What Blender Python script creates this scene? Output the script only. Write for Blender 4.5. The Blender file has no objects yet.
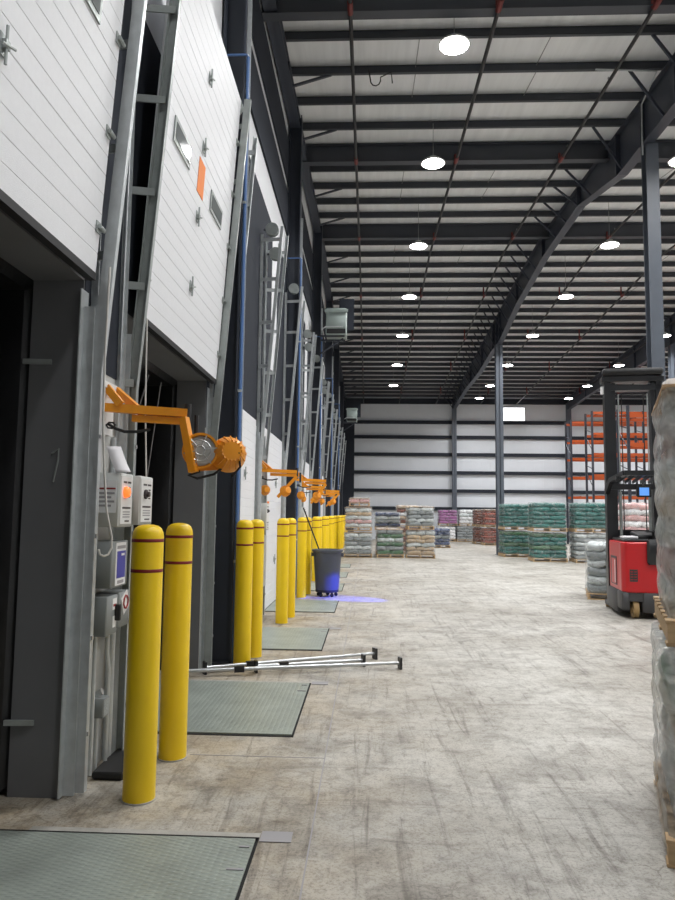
import bpy, math, random
from mathutils import Vector, Matrix
random.seed(7)
sc = bpy.context.scene
COL = sc.collection
PI = math.pi
R = math.radians

# ------------------------------------------------------------------ mesh builder
class MB:
    def __init__(s): s.v = []; s.f = []
    def add(s, vs, fs):
        o = len(s.v); s.v += [tuple(p) for p in vs]; s.f += [tuple(i + o for i in f) for f in fs]; return s
    def box(s, c, d, rz=0.0, rx=0.0, ry=0.0, bev=0.0):
        hx, hy, hz = d[0]/2, d[1]/2, d[2]/2
        M = Matrix.Rotation(rz, 3, 'Z') @ Matrix.Rotation(ry, 3, 'Y') @ Matrix.Rotation(rx, 3, 'X')
        c = Vector(c)
        if bev <= 0:
            vs = [c + M @ Vector((x*hx, y*hy, z*hz)) for z in (-1, 1) for (x, y) in ((-1,-1),(1,-1),(1,1),(-1,1))]
            return s.add(vs, [(3,2,1,0),(4,5,6,7),(0,1,5,4),(1,2,6,5),(2,3,7,6),(3,0,4,7)])
        b = min(bev, hx*.9, hy*.9, hz*.9)
        def ring(ix, iy, z):
            a, e = hx-ix, hy-iy
            p = [(-a+b,-e),(a-b,-e),(a,-e+b),(a,e-b),(a-b,e),(-a+b,e),(-a,e-b),(-a,-e+b)]
            return [c + M @ Vector((x, y, z)) for x, y in p]
        rs = [ring(b*.7,b*.7,-hz), ring(0,0,-hz+b), ring(0,0,hz-b), ring(b*.7,b*.7,hz)]
        vs = [p for r in rs for p in r]; fs = [tuple(range(7,-1,-1)), tuple(range(24,32))]
        for k in range(3):
            for i in range(8):
                j = (i+1) % 8; fs.append((k*8+i, k*8+j, k*8+8+j, k*8+8+i))
        return s.add(vs, fs)
    def bb(s, x0, x1, y0, y1, z0, z1, bev=0.0):
        return s.box(((x0+x1)/2,(y0+y1)/2,(z0+z1)/2),(x1-x0,y1-y0,z1-z0),bev=bev)
    def tube(s, pts, r, n=8, cap=True, closed=False):
        pts = [Vector(p) for p in pts]; m = len(pts); rr = r if isinstance(r,(list,tuple)) else [r]*m
        rings = []; up = None
        for i, p in enumerate(pts):
            if closed: t = pts[(i+1)%m]-pts[i-1]
            else: t = pts[min(i+1,m-1)]-pts[max(i-1,0)]
            t.normalize()
            if up is None:
                up = Vector((0,0,1)) if abs(t.z) < .9 else Vector((1,0,0))
            a = up - t*up.dot(t)
            if a.length < 1e-4: a = t.orthogonal()
            a.normalize(); b = t.cross(a); up = a
            rings.append([p + rr[i]*(math.cos(2*PI*k/n)*a + math.sin(2*PI*k/n)*b) for k in range(n)])
        vs = [q for g in rings for q in g]; fs = []
        for i in range(m if closed else m-1):
            j = (i+1) % m
            for k in range(n):
                l = (k+1) % n; fs.append((i*n+k, i*n+l, j*n+l, j*n+k))
        if cap and not closed:
            fs.append(tuple(range(n-1,-1,-1))); fs.append(tuple((m-1)*n+k for k in range(n)))
        return s.add(vs, fs)
    def bar(s, p0, p1, w, h, up=(0,0,1)):
        # rectangular bar; w across, h along 'up'
        p0, p1 = Vector(p0), Vector(p1); t = (p1-p0).normalized(); u = Vector(up)
        u = u - t*u.dot(t)
        if u.length < 1e-4: u = t.orthogonal()
        u.normalize(); a = t.cross(u)
        vs = [p + a*x*w/2 + u*y*h/2 for p in (p0,p1) for x,y in ((-1,-1),(1,-1),(1,1),(-1,1))]
        return s.add(vs, [(3,2,1,0),(4,5,6,7),(0,1,5,4),(1,2,6,5),(2,3,7,6),(3,0,4,7)])
    def lathe(s, prof, c=(0,0,0), n=24, axis='Z', M=None):
        vs = []; fs = []; c = Vector(c); m = len(prof)
        for r, z in prof:
            for k in range(n):
                a = 2*PI*k/n; p = Vector((r*math.cos(a), r*math.sin(a), z))
                if M: p = M @ p
                vs.append(c + p)
        for i in range(m-1):
            for k in range(n):
                l = (k+1) % n; fs.append((i*n+k, i*n+l, (i+1)*n+l, (i+1)*n+k))
        if prof[0][0] > 1e-5: fs.append(tuple(range(n-1,-1,-1)))
        if prof[-1][0] > 1e-5: fs.append(tuple((m-1)*n+k for k in range(n)))
        return s.add(vs, fs)
    def prism(s, poly, lo, hi, axis='Z'):
        # poly in the two other axes; extruded along axis
        def P(a, b, h):
            return {'Z': (a,b,h), 'Y': (a,h,b), 'X': (h,a,b)}[axis]
        n = len(poly); vs = [P(a,b,lo) for a,b in poly]+[P(a,b,hi) for a,b in poly]
        fs = [tuple(range(n-1,-1,-1)), tuple(range(n,2*n))]+[(i,(i+1)%n,n+(i+1)%n,n+i) for i in range(n)]
        return s.add(vs, fs)
    def split(s, name, mat, parent=None, smooth=None, off=None):
        # every connected piece becomes an object of its own
        par = list(range(len(s.v)))
        def fd(i):
            while par[i] != i: par[i] = par[par[i]]; i = par[i]
            return i
        for f in s.f:
            for i in f[1:]: par[fd(i)] = fd(f[0])
        groups = {}
        for f in s.f: groups.setdefault(fd(f[0]), []).append(f)
        out = []
        for fs in groups.values():
            idx = sorted({i for f in fs for i in f}); mp = {i: n for n, i in enumerate(idx)}
            m = MB(); m.v = [s.v[i] for i in idx]; m.f = [tuple(mp[i] for i in f) for f in fs]
            out.append(m.build(name, mat, parent, smooth, off))
        return out
    def build(s, name, mat, parent=None, smooth=None, off=None, loc=None):
        me = bpy.data.meshes.new(name)
        o = Vector(off) if off is not None else Vector((0,0,0))
        me.from_pydata([tuple(Vector(p)-o) for p in s.v], [], s.f)
        import bmesh
        bm = bmesh.new(); bm.from_mesh(me); bmesh.ops.recalc_face_normals(bm, faces=bm.faces); bm.to_mesh(me); bm.free()
        if smooth:
            for p in me.polygons: p.use_smooth = True
            me.set_sharp_from_angle(angle=R(smooth))
        me.materials.append(mat); me.update()
        ob = bpy.data.objects.new(name, me); COL.objects.link(ob)
        if parent: ob.parent = parent
        if loc is not None: ob.location = loc
        return ob

def tag(o, label=None, cat=None, group=None, kind=None):
    if label: o['label'] = label
    if cat: o['category'] = cat
    if group: o['group'] = group
    if kind: o['kind'] = kind
    return o
def empty(name, loc=(0,0,0), label=None, cat=None, group=None, rz=0.0, kind=None):
    o = bpy.data.objects.new(name, None); o.empty_display_size = .1; COL.objects.link(o)
    o.location = loc; o.rotation_euler = (0,0,rz)
    return tag(o, label, cat, group, kind)
def kids(o): return [c for c in bpy.data.objects if c.parent == o]
def copy_tree(o, parent=None):
    c = o.copy(); COL.objects.link(c); c.parent = parent
    for ch in o.children: copy_tree(ch, c)
    return c

# ------------------------------------------------------------------ materials
def mat(name, col, rough=.5, metal=0.0, noise=0.0, nscale=8.0, bump=0.0, bscale=60.0, emit=None, estr=0.0, rnd=0.0, spec=None, stretch=None):
    m = bpy.data.materials.new(name); m.use_nodes = True; nt = m.node_tree; N = nt.nodes; L = nt.links
    b = N['Principled BSDF']; b.inputs['Base Color'].default_value = (*col, 1); b.inputs['Roughness'].default_value = rough
    b.inputs['Metallic'].default_value = metal
    if spec is not None: b.inputs['Specular IOR Level'].default_value = spec
    tc = N.new('ShaderNodeTexCoord'); src = tc.outputs['Object']
    if stretch:
        mp = N.new('ShaderNodeMapping'); mp.inputs['Scale'].default_value = stretch; L.new(src, mp.inputs[0]); src = mp.outputs[0]
    last = None
    if noise:
        n = N.new('ShaderNodeTexNoise'); n.inputs['Scale'].default_value = nscale; n.inputs['Detail'].default_value = 5
        L.new(src, n.inputs['Vector'])
        mx = N.new('ShaderNodeMix'); mx.data_type = 'RGBA'
        mx.inputs[6].default_value = (*[c*(1-noise) for c in col], 1); mx.inputs[7].default_value = (*[min(1,c*(1+noise)) for c in col], 1)
        L.new(n.outputs['Fac'], mx.inputs[0]); last = mx.outputs[2]
    if rnd:
        oi = N.new('ShaderNodeObjectInfo'); h = N.new('ShaderNodeHueSaturation')
        mr = N.new('ShaderNodeMapRange'); mr.inputs[3].default_value = 1-rnd; mr.inputs[4].default_value = 1+rnd
        L.new(oi.outputs['Random'], mr.inputs[0]); L.new(mr.outputs[0], h.inputs['Value'])
        if last: L.new(last, h.inputs['Color'])
        else: h.inputs['Color'].default_value = (*col, 1)
        last = h.outputs[0]
    if last: L.new(last, b.inputs['Base Color'])
    if bump:
        n2 = N.new('ShaderNodeTexNoise'); n2.inputs['Scale'].default_value = bscale; n2.inputs['Detail'].default_value = 3
        L.new(src, n2.inputs['Vector']); bp = N.new('ShaderNodeBump'); bp.inputs['Strength'].default_value = bump; bp.inputs['Distance'].default_value = .01
        L.new(n2.outputs['Fac'], bp.inputs['Height']); L.new(bp.outputs[0], b.inputs['Normal'])
    if emit:
        b.inputs['Emission Color'].default_value = (*emit, 1); b.inputs['Emission Strength'].default_value = estr
    return m

M = {}
M['steel'] = mat('painted_steel', (.045,.052,.070), .45, 0, .12, 3)
M['column'] = mat('column_paint', (.105,.122,.150), .45, 0, .12, 3)
M['girt'] = mat('painted_girt', (.032,.036,.046), .75, 0, .12, 3, spec=.12)
M['purlin'] = mat('painted_purlin', (.050,.055,.068), .5, 0, .12, 3)
M['charcoal'] = mat('charcoal_panel', (.16,.162,.168), .55, 0, .10, 4)
M['white_panel'] = mat('white_door_skin', (.80,.81,.83), .42, 0, .04, 30, .25, 220)
M['liner'] = mat('white_liner', (.72,.73,.75), .5, 0, .06, 2)
M['pier'] = mat('pier_liner', (.50,.50,.48), .55, 0, .12, 4)
M['galv'] = mat('galvanised', (.56,.59,.60), .36, .40, .22, 14)
M['galv_dark'] = mat('galvanised_dull', (.38,.41,.40), .40, .4, .25, 12)
M['yellow'] = mat('bollard_yellow', (.93,.63,.006), .38, 0, .06, 5, .06, 150)
M['red_band'] = mat('band_red', (.22,.012,.012), .5)
M['orange'] = mat('arm_orange', (.86,.32,.012), .38, 0, .10, 14)
M['orange_paper'] = mat('sticker_orange', (.90,.24,.03), .6)
M['black'] = mat('black_rubber', (.012,.012,.013), .6)
M['fabric'] = mat('black_seal_fabric', (.014,.014,.015), .38, 0, .3, 5, .8, 7)
M['blackpaint'] = mat('black_paint', (.014,.015,.017), .35)
M['grey_box'] = mat('grey_enclosure', (.24,.26,.26), .45, 0, .06, 10)
M['beige_box'] = mat('pale_grey_box', (.55,.56,.54), .45, 0, .05, 10)
M['white_face'] = mat('white_faceplate', (.78,.78,.76), .45)
M['label_white'] = mat('label_white', (.80,.80,.80), .55)
M['label_grey'] = mat('label_print_grey', (.32,.31,.32), .6)
M['label_dark'] = mat('label_print_dark', (.05,.04,.04), .6)
M['label_red'] = mat('label_print_red', (.30,.02,.02), .6)
M['label_blue'] = mat('label_blue', (.05,.05,.36), .45)
M['lamp_on'] = mat('red_orange_lamp', (.9,.2,.05), .3, emit=(1,.13,.02), estr=1.3)
M['paper'] = mat('paper', (.82,.80,.82), .7, 0, .04, 20)
M['white_cable'] = mat('white_cable', (.72,.70,.66), .5)
M['blue'] = mat('blue_conduit', (.09,.18,.40), .35)
M['red_paint'] = mat('truck_red', (.52,.012,.016), .32, 0, .05, 4)
M['truck_grey'] = mat('truck_dark_grey', (.055,.055,.058), .5, 0, .15, 8)
M['tan_wheel'] = mat('tan_wheel', (.34,.22,.09), .6, 0, .2, 12)
M['can'] = mat('can_grey', (.075,.082,.098), .5, 0, .08, 8)
M['wood'] = mat('pallet_wood', (.52,.36,.20), .7, 0, .25, 9, .2, 40, rnd=.15, stretch=(1,6,6))
M['cardboard'] = mat('cardboard_sheet', (.62,.42,.25), .7, 0, .08, 6)
M['rack_orange'] = mat('rack_orange', (.46,.078,.012), .45, 0, .06, 6)
M['rack_dark'] = mat('rack_cross_bar', (.16,.03,.008), .5)
M['rack_post'] = mat('rack_upright', (.03,.035,.05), .45)
M['heater'] = mat('heater_grey_green', (.33,.39,.37), .42, 0, .05, 6)
M['pipe'] = mat('black_pipe', (.028,.028,.030), .45, .2)
M['coupling'] = mat('red_coupling', (.16,.022,.018), .5)
M['glass'] = mat('pane_glass', (.20,.22,.22), .08)
M['alu'] = mat('aluminium', (.55,.57,.58), .36, .8, .08, 20)
M['screen'] = mat('screen', (.05,.1,.2), .2, emit=(.12,.35,.9), estr=.8)
M['light_lens'] = mat('high_bay_lens', (1,1,1), .4, emit=(1,.985,.95), estr=30)
M['light_body'] = mat('high_bay_body', (.55,.55,.54), .5)
M['win'] = mat('daylit_pane', (.9,.9,.9), .3, emit=(.95,.97,1), estr=1.9)
M['bluelamp'] = mat('blue_lamp_lens', (.1,.1,.9), .3, emit=(.05,.08,1), estr=8)
M['gap'] = mat('gap_black', (.006,.006,.006), .9)
M['rod'] = mat('sag_rod', (.30,.30,.30), .5)

# back wall sheet: white with faint vertical ribs
def ribbed(name, col, axis, scale):
    m = mat(name, col, .5, 0, .05, 1.2); nt = m.node_tree; N = nt.nodes; L = nt.links
    w = N.new('ShaderNodeTexWave'); w.bands_direction = axis; w.inputs['Scale'].default_value = scale; w.wave_profile = 'SAW'
    tc = N.new('ShaderNodeTexCoord'); L.new(tc.outputs['Object'], w.inputs['Vector'])
    b = N.new('ShaderNodeBump'); b.inputs['Strength'].default_value = .5; b.inputs['Distance'].default_value = .02
    L.new(w.outputs['Fac'], b.inputs['Height']); L.new(b.outputs[0], N['Principled BSDF'].inputs['Normal'])
    return m
M['sheet'] = ribbed('white_wall_sheet', (.72,.755,.80), 'X', .55)
M['deck'] = mat('white_insulation', (.80,.81,.82), .6, 0, .16, 1.6, .3, 2, stretch=(4,.35,1))

# concrete
def concrete():
    m = bpy.data.materials.new('worn_concrete'); m.use_nodes = True; nt = m.node_tree; N = nt.nodes; L = nt.links
    b = N['Principled BSDF']; tc = N.new('ShaderNodeTexCoord')
    def noise(sc, det, rough=.55, stretch=None, dist=0):
        n = N.new('ShaderNodeTexNoise'); n.inputs['Scale'].default_value = sc; n.inputs['Detail'].default_value = det; n.inputs['Roughness'].default_value = rough
        n.inputs['Distortion'].default_value = dist
        if stretch:
            mp = N.new('ShaderNodeMapping'); mp.inputs['Scale'].default_value = stretch[:3]; mp.inputs['Rotation'].default_value = (0,0,stretch[3])
            L.new(tc.outputs['Object'], mp.inputs[0]); L.new(mp.outputs[0], n.inputs['Vector'])
        else: L.new(tc.outputs['Object'], n.inputs['Vector'])
        return n.outputs['Fac']
    def ramp(src, a, c, lo=0., hi=1.):
        r = N.new('ShaderNodeMapRange'); r.inputs[1].default_value = a; r.inputs[2].default_value = c; r.inputs[3].default_value = lo; r.inputs[4].default_value = hi
        L.new(src, r.inputs[0]); return r.outputs[0]
    def mul(cur, fac, col):
        x = N.new('ShaderNodeMix'); x.data_type = 'RGBA'; x.blend_type = 'MULTIPLY'; L.new(fac, x.inputs[0])
        if isinstance(cur, tuple): x.inputs[6].default_value = (*cur, 1)
        else: L.new(cur, x.inputs[6])
        x.inputs[7].default_value = (*col, 1); return x.outputs[2]
    c = mul((.56,.545,.50), ramp(noise(.45, 4, .6), .38, .66), (.66,.635,.60))
    c = mul(c, ramp(noise(2.6, 6, .65, dist=.6), .46, .68), (.60,.585,.57))
    c = mul(c, ramp(noise(12, 9, .8, dist=.4), .48, .66), (.60,.58,.565))
    c = mul(c, ramp(noise(60, 6, .8), .50, .66), (.46,.44,.43))
    c = mul(c, ramp(noise(1.6, 5, .7, (7,.5,1,.25), 1.0), .54, .68), (.58,.56,.54))
    c = mul(c, ramp(noise(1.4, 5, .7, (.6,8,1,.12), 1.0), .58, .70), (.70,.68,.66))
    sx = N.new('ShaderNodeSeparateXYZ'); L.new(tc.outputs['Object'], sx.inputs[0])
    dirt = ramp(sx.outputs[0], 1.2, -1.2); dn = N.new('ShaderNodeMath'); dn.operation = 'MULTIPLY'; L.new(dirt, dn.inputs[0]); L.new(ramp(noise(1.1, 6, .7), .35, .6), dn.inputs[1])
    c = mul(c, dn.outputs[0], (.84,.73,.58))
    vo = N.new('ShaderNodeTexVoronoi'); vo.feature = 'DISTANCE_TO_EDGE'; vo.inputs['Scale'].default_value = 3.3
    nd = N.new('ShaderNodeTexNoise'); nd.inputs['Scale'].default_value = 5; nd.inputs['Detail'].default_value = 6; L.new(tc.outputs['Object'], nd.inputs['Vector'])
    av = N.new('ShaderNodeMixRGB'); av.inputs[0].default_value = .22; L.new(tc.outputs['Object'], av.inputs[1]); L.new(nd.outputs['Color'], av.inputs[2]); L.new(av.outputs[0], vo.inputs['Vector'])
    cr = N.new('ShaderNodeMath'); cr.operation = 'MULTIPLY'; L.new(ramp(vo.outputs['Distance'], .0, .018, 1, 0), cr.inputs[0]); L.new(ramp(noise(.9, 3), .48, .62), cr.inputs[1])
    c = mul(c, cr.outputs[0], (.62,.60,.58))
    L.new(c, b.inputs['Base Color'])
    L.new(ramp(noise(3, 5), .3, .7, .40, .62), b.inputs['Roughness'])
    bp = N.new('ShaderNodeBump'); bp.inputs['Strength'].default_value = .15; bp.inputs['Distance'].default_value = .006
    L.new(noise(45, 4), bp.inputs['Height']); L.new(bp.outputs[0], b.inputs['Normal'])
    return m
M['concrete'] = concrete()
M['concrete_pale'] = mat('pale_concrete_edge', (.40,.385,.35), .6, 0, .3, 14, .2, 60)

# tread plate
def tread():
    m = mat('tread_plate', (.30,.335,.30), .45, .25, .35, 3.5); nt = m.node_tree; N = nt.nodes; L = nt.links
    tc = N.new('ShaderNodeTexCoord'); hs = []
    for rot in (.785, -.785):
        mp = N.new('ShaderNodeMapping'); mp.inputs['Rotation'].default_value = (0,0,rot); mp.inputs['Scale'].default_value = (18,46,1)
        L.new(tc.outputs['Object'], mp.inputs[0]); v = N.new('ShaderNodeTexVoronoi'); v.inputs['Scale'].default_value = 1; v.inputs['Randomness'].default_value = 0
        L.new(mp.outputs[0], v.inputs['Vector']); r = N.new('ShaderNodeMapRange'); r.inputs[1].default_value = .2; r.inputs[2].default_value = .38; r.inputs[3].default_value = 1; r.inputs[4].default_value = 0
        L.new(v.outputs['Distance'], r.inputs[0]); hs.append(r.outputs[0])
    ck = N.new('ShaderNodeTexChecker'); ck.inputs['Scale'].default_value = 18; mp = N.new('ShaderNodeMapping'); mp.inputs['Rotation'].default_value = (0,0,.785)
    L.new(tc.outputs['Object'], mp.inputs[0]); L.new(mp.outputs[0], ck.inputs['Vector'])
    mx = N.new('ShaderNodeMix'); L.new(ck.outputs['Fac'], mx.inputs[0]); L.new(hs[0], mx.inputs[2]); L.new(hs[1], mx.inputs[3])
    b = N.new('ShaderNodeBump'); b.inputs['Strength'].default_value = .6; b.inputs['Distance'].default_value = .004
    L.new(mx.outputs[0], b.inputs['Height']); L.new(b.outputs[0], N['Principled BSDF'].inputs['Normal'])
    return m
M['tread'] = tread()

# stretch wrap: clear film with milky folds
def wrapmat(name, lo, hi, scale):
    m = bpy.data.materials.new(name); m.use_nodes = True; nt = m.node_tree; N = nt.nodes; L = nt.links
    b = N['Principled BSDF']; b.inputs['Base Color'].default_value = (.86,.88,.88,1); b.inputs['Roughness'].default_value = .11
    tc = N.new('ShaderNodeTexCoord'); n = N.new('ShaderNodeTexNoise'); n.inputs['Scale'].default_value = scale; n.inputs['Detail'].default_value = 6; n.inputs['Distortion'].default_value = 1.2
    mp = N.new('ShaderNodeMapping'); mp.inputs['Scale'].default_value = (1,1,2.2); mp.inputs['Rotation'].default_value = (.3,.2,0); L.new(tc.outputs['Object'], mp.inputs[0]); L.new(mp.outputs[0], n.inputs['Vector'])
    r = N.new('ShaderNodeMapRange'); r.inputs[1].default_value = .36; r.inputs[2].default_value = .66; r.inputs[3].default_value = lo; r.inputs[4].default_value = hi; L.new(n.outputs['Fac'], r.inputs[0])
    tl = N.new('ShaderNodeBsdfTranslucent'); tl.inputs['Color'].default_value = (.88,.9,.9,1); mf = N.new('ShaderNodeMixShader'); mf.inputs[0].default_value = .6; L.new(b.outputs[0], mf.inputs[1]); L.new(tl.outputs[0], mf.inputs[2])
    t = N.new('ShaderNodeBsdfTransparent'); mx = N.new('ShaderNodeMixShader'); L.new(r.outputs[0], mx.inputs[0]); L.new(t.outputs[0], mx.inputs[1]); L.new(mf.outputs[0], mx.inputs[2])
    bp = N.new('ShaderNodeBump'); bp.inputs['Strength'].default_value = .7; bp.inputs['Distance'].default_value = .02; L.new(n.outputs['Fac'], bp.inputs['Height']); L.new(bp.outputs[0], b.inputs['Normal'])
    L.new(mx.outputs[0], N['Material Output'].inputs['Surface']); return m
M['wrap'] = wrapmat('stretch_film', .02, .34, 6)
M['wrap_milky'] = wrapmat('stretch_film_layered', .30, .86, 4)

BAG = {}
def bagmat(k, col): BAG[k] = mat('bag_'+k, col, .32, 0, .35, 7, .25, 12, rnd=.22)
for k, c in dict(teal=(.012,.12,.105), green=(.05,.13,.06), brown=(.17,.05,.028), rust=(.30,.075,.05), tan=(.45,.34,.22), grey=(.22,.245,.25),
                 silver=(.50,.54,.54), white=(.70,.71,.72), purple=(.30,.10,.27), red=(.40,.06,.06), pink=(.55,.33,.32), navy=(.04,.06,.13)).items(): bagmat(k, c)

# ------------------------------------------------------------------ the building shell
XL = -1.76           # face of the dock wall
PITCH = 3.27
YB = 46.2            # back wall
XR = 27.0            # right wall
YF = -6.0            # wall behind
RIDGE = 23.0
def roofz(y): return 10.06+.058*(y-12.4) if y < RIDGE else 10.675-.06*(y-RIDGE)      # underside of the purlins
ND = 13
def near_edge(k): return 1.63 + PITCH*k
def far_edge(k): return 4.13 + PITCH*k

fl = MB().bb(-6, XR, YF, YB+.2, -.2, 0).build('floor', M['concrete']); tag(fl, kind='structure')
ce = MB()
ys = (YF, RIDGE, YB+.2)
ce.add([(x, y, roofz(y)+.2+t) for t in (0,.15) for y in ys for x in (-2.1, XR)],
       [(0,1,3,2),(2,3,5,4),(6,7,9,8),(8,9,11,10),(0,1,7,6),(4,5,11,10),(0,2,8,6),(2,4,10,8),(1,3,9,7),(3,5,11,9)])
tag(ce.build('ceiling', M['deck']), kind='structure')
bw = MB().bb(-2.1, XR, YB, YB+.2, 0, 9.6).build('wall_back', M['sheet']); tag(bw, kind='structure')
tag(MB().bb(XR, XR+.2, YF, YB, 0, 10.95).build('wall_right', M['sheet']), kind='structure')
tag(MB().bb(-2.1, XR, YF-.2, YF, 0, 10.8).build('wall_front', M['sheet']), kind='structure')
for z in (2.05, 3.21, 4.40, 5.59, 6.74, 7.73):
    MB().bb(-2.0, XR, YB-.16, YB-.002, z-.11, z+.11).build('girt', M['girt'], bw)
MB().bb(-2.0, XR, YB-.2, YB-.002, 8.95, 9.3).build('eave_strut', M['girt'], bw)
wn = empty('window_1', (9.5, YB, 8.3), 'bright square daylight panel high on the white back wall', 'window', kind='structure')
MB().bb(-.76,.76,-.03,-.001,-.45,.45).build('pane', M['win'], wn)
f = MB()
for x in (-.78,.78): f.bb(x-.03,x+.03,-.06,0,-.48,.48)
for z in (-.46,.46): f.bb(-.8,.8,-.06,0,z-.03,z+.03)
f.build('window_frame', M['liner'], wn)

# left wall: piers, header and the upper wall with its girts
wl = MB()
prev = YF
for k in range(ND):
    wl.bb(-2.06, XL, prev, near_edge(k), 0, 3.08); prev = far_edge(k)
wl.bb(-2.06, XL, prev, YB, 0, 3.08)
wlo = wl.build('wall_left', M['pier']); tag(wlo, kind='structure')
MB().bb(-2.1, -1.775, YF, YB, 5.45, 10.9).build('upper_sheet', M['liner'], wlo)
MB().bb(-2.08, XL+.004, YF, YB, 3.08, 5.45).build('header_panel', M['girt'], wlo)
MB().bb(-1.9, XL+.006, 8.2, YB, 5.45, 6.8).build('header_panel', M['girt'], wlo)
for a, z0, z1 in ((8.2,7.53,8.40),(YF,8.65,9.55)):
    MB().bb(-1.9, XL+.02, a, YB, z0, z1).build('girt', M['girt'], wlo)
for i in range(5): MB().bb(-1.9, XL+.012, 12.15+6.56*i, 12.85+6.56*i, 4.2, 6.8).build('liner_strip', M['liner'], wlo)
for k in range(ND-1):
    MB().bb(-1.9, XL+.005, far_edge(k)+.014, near_edge(k+1)-.014, 2.56, 3.09).build('header_panel', M['girt'], wlo)
jb = MB()
for k in range(ND):
    for y in (near_edge(k), far_edge(k)):
        s = 1 if y == near_edge(k) else -1
        jb.bb(-2.07, XL+.006, min(y,y+.012*s), max(y,y+.012*s), 0, 3.08)
    jb.bb(-2.07, XL+.006, near_edge(k), far_edge(k), 3.06, 3.08)
tj = jb.build('trim_1', M['charcoal']); tag(tj, kind='structure')

# black dock seals and an added black backing for the dark beyond the two raised doors
def fold(x, y0, y1, z0, z1, amp, ph, nz=1):
    m = MB(); n = 40; vs = []; fs = []
    for j in range(9):
        z = z0+(z1-z0)*j/8
        for i in range(n+1):
            t = i/n; vs.append((x+amp*math.sin(t*9+ph+j*.25)+amp*.5*math.sin(t*23+j*.8), y0+(y1-y0)*t, z))
    for j in range(8):
        for i in range(n): a = j*(n+1)+i; fs.append((a,a+1,a+n+2,a+n+1))
    return m.add(vs, fs)
for k in (0, 1):
    ds = empty('dock_seal', (-2.1, (near_edge(k)+far_edge(k))/2, 0), ['black fabric dock seal inside the nearest raised door opening','black fabric dock seal inside the second raised door opening'][k], 'dock seal', 'dock seals in the open doorways')
    y0, y1 = near_edge(k), far_edge(k); off = ds.location
    fold(-2.62, y0-.02, y1+.02, 0, 3.06, .07, k).build('curtain', M['fabric'], ds, 60, off)
    MB().bb(-2.5,-2.08,y1-.02,y1+.34,0,3.06,.04).build('side_pad', M['fabric'], ds, 40, off)
    MB().bb(-2.5,-2.08,y0-.34,y0+.02,0,3.06,.04).build('side_pad', M['fabric'], ds, 40, off)
    MB().bb(-2.7,-2.08,y0-.34,y1+.34,3.0,3.5,.04).build('head_pad', M['fabric'], ds, 40, off)
    sr = MB()
    sr.tube([(-2.1,y1-.5,2.95),(-2.3,y1-.25,1.9)], .006, 6); sr.tube([(-2.1,y1-.9,2.95),(-2.45,y1-.9,1.6)], .006, 6)
    sr.split('strap', M['label_grey'], ds, None, off)
tag(MB().bb(-5,-4.9,YF,12,0,4).build('dark_backing', M['gap']), kind='structure')  # added black plane, its colour standing in for the darkness outside the openings

# ------------------------------------------------------------------ structural steel
def isec(m, x, y, w, d, z0, z1, along='X'):
    # I-section post: web in X, flanges facing +-X
    t = .022
    m.bb(x-d/2, x-d/2+t, y-w/2, y+w/2, z0, z1); m.bb(x+d/2-t, x+d/2, y-w/2, y+w/2, z0, z1); m.bb(x-d/2, x+d/2, y-.012, y+.012, z0, z1)
wallcols = [1.29+6.56*k for k in range(-1, 8)]
ordn = ['nearest','second','third','fourth','fifth','sixth','seventh','eighth','ninth','tenth','eleventh','twelfth','thirteenth']
vis = 0
for y in wallcols:
    m = MB(); isec(m, -1.615, y, .25, .27, 0, roofz(y)+.0)
    m.bb(-1.75,-1.45,y-.15,y+.15,0,.02)
    o = m.build('wall_column', M['steel']); tag(o, kind='structure')
    if y > 5:
        tag(o, f'dark steel wall column, {ordn[vis]} along the dock wall', 'column'); vis += 1
    if y > 5 and y < 35:
        MB().tube([(-1.452, y-.10, .02), (-1.452, y-.10, 7.0)], .021, 8).build('blue_conduit', M['blue'], o, 40)
        MB().bb(-1.477,-1.425,y-.070,y-.062,.02,7.9).build('pale_edge_strip', M['galv'], o)
        MB().tube([(-1.452, y-.10, 7.0), (-1.452,y-.145,7.0), (-1.73, y-.145, 7.0)], .014, 8).build('blue_crosspiece', M['blue'], o, 40)
        mm = MB()
        for z in (1.1, 3.0, 5.2): mm.bb(-1.475,-1.43,y-.128,y-.122,z,z+.03)
        mm.split('clip', M['galv'], o)
tag(MB().bb(-1.74,-.93,YB-.55,YB-.22,0,9.2).build('corner_column', M['girt']), 'dark corner column where the dock wall meets the back wall', 'column', None, 'structure')
def box_col(x, y, z1, name, label, w=.30):
    m = MB(); t = .022
    m.bb(x-w/2,x+w/2,y-w/2,y-w/2+t,0,z1); m.bb(x-w/2,x+w/2,y+w/2-t,y+w/2,0,z1); m.bb(x-.014,x+.014,y-w/2,y+w/2,0,z1)
    m.bb(x-w/2-.05,x+w/2+.05,y-w/2-.05,y+w/2+.05,0,.025)
    o = m.build(name, M['column']); return tag(o, label, 'column', None, 'structure')
GP = [(-6,8.7),(4,9.0),(8.5,9.1),(12.3,9.13),(15.2,9.22),(18.2,9.86),(22,9.86),(26,9.56),(29.4,9.02),(31.6,9.0),(35,8.80),(40,8.82),(45.9,8.55)]
def gz(y):
    for (a,za),(b,zb) in zip(GP,GP[1:]):
        if a <= y <= b: return za+(zb-za)*(y-a)/(b-a)
    return 9
colX = [(5.6, 'row one'), (13.0, 'row two'), (20.4,'row three')]
colY = [13.9, 30.1, 46.0]
clab = {(0,0):'tall grey-blue steel column at the right in front of the reach truck mast', (0,1):'slim dark steel column rising behind the teal bag pallets', (0,2):'dark steel column against the back wall above the purple pallet',
        (1,2):'dark steel column against the back wall beside the orange racking', (1,1):'dark steel column behind the tall column by the reach truck'}
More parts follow.
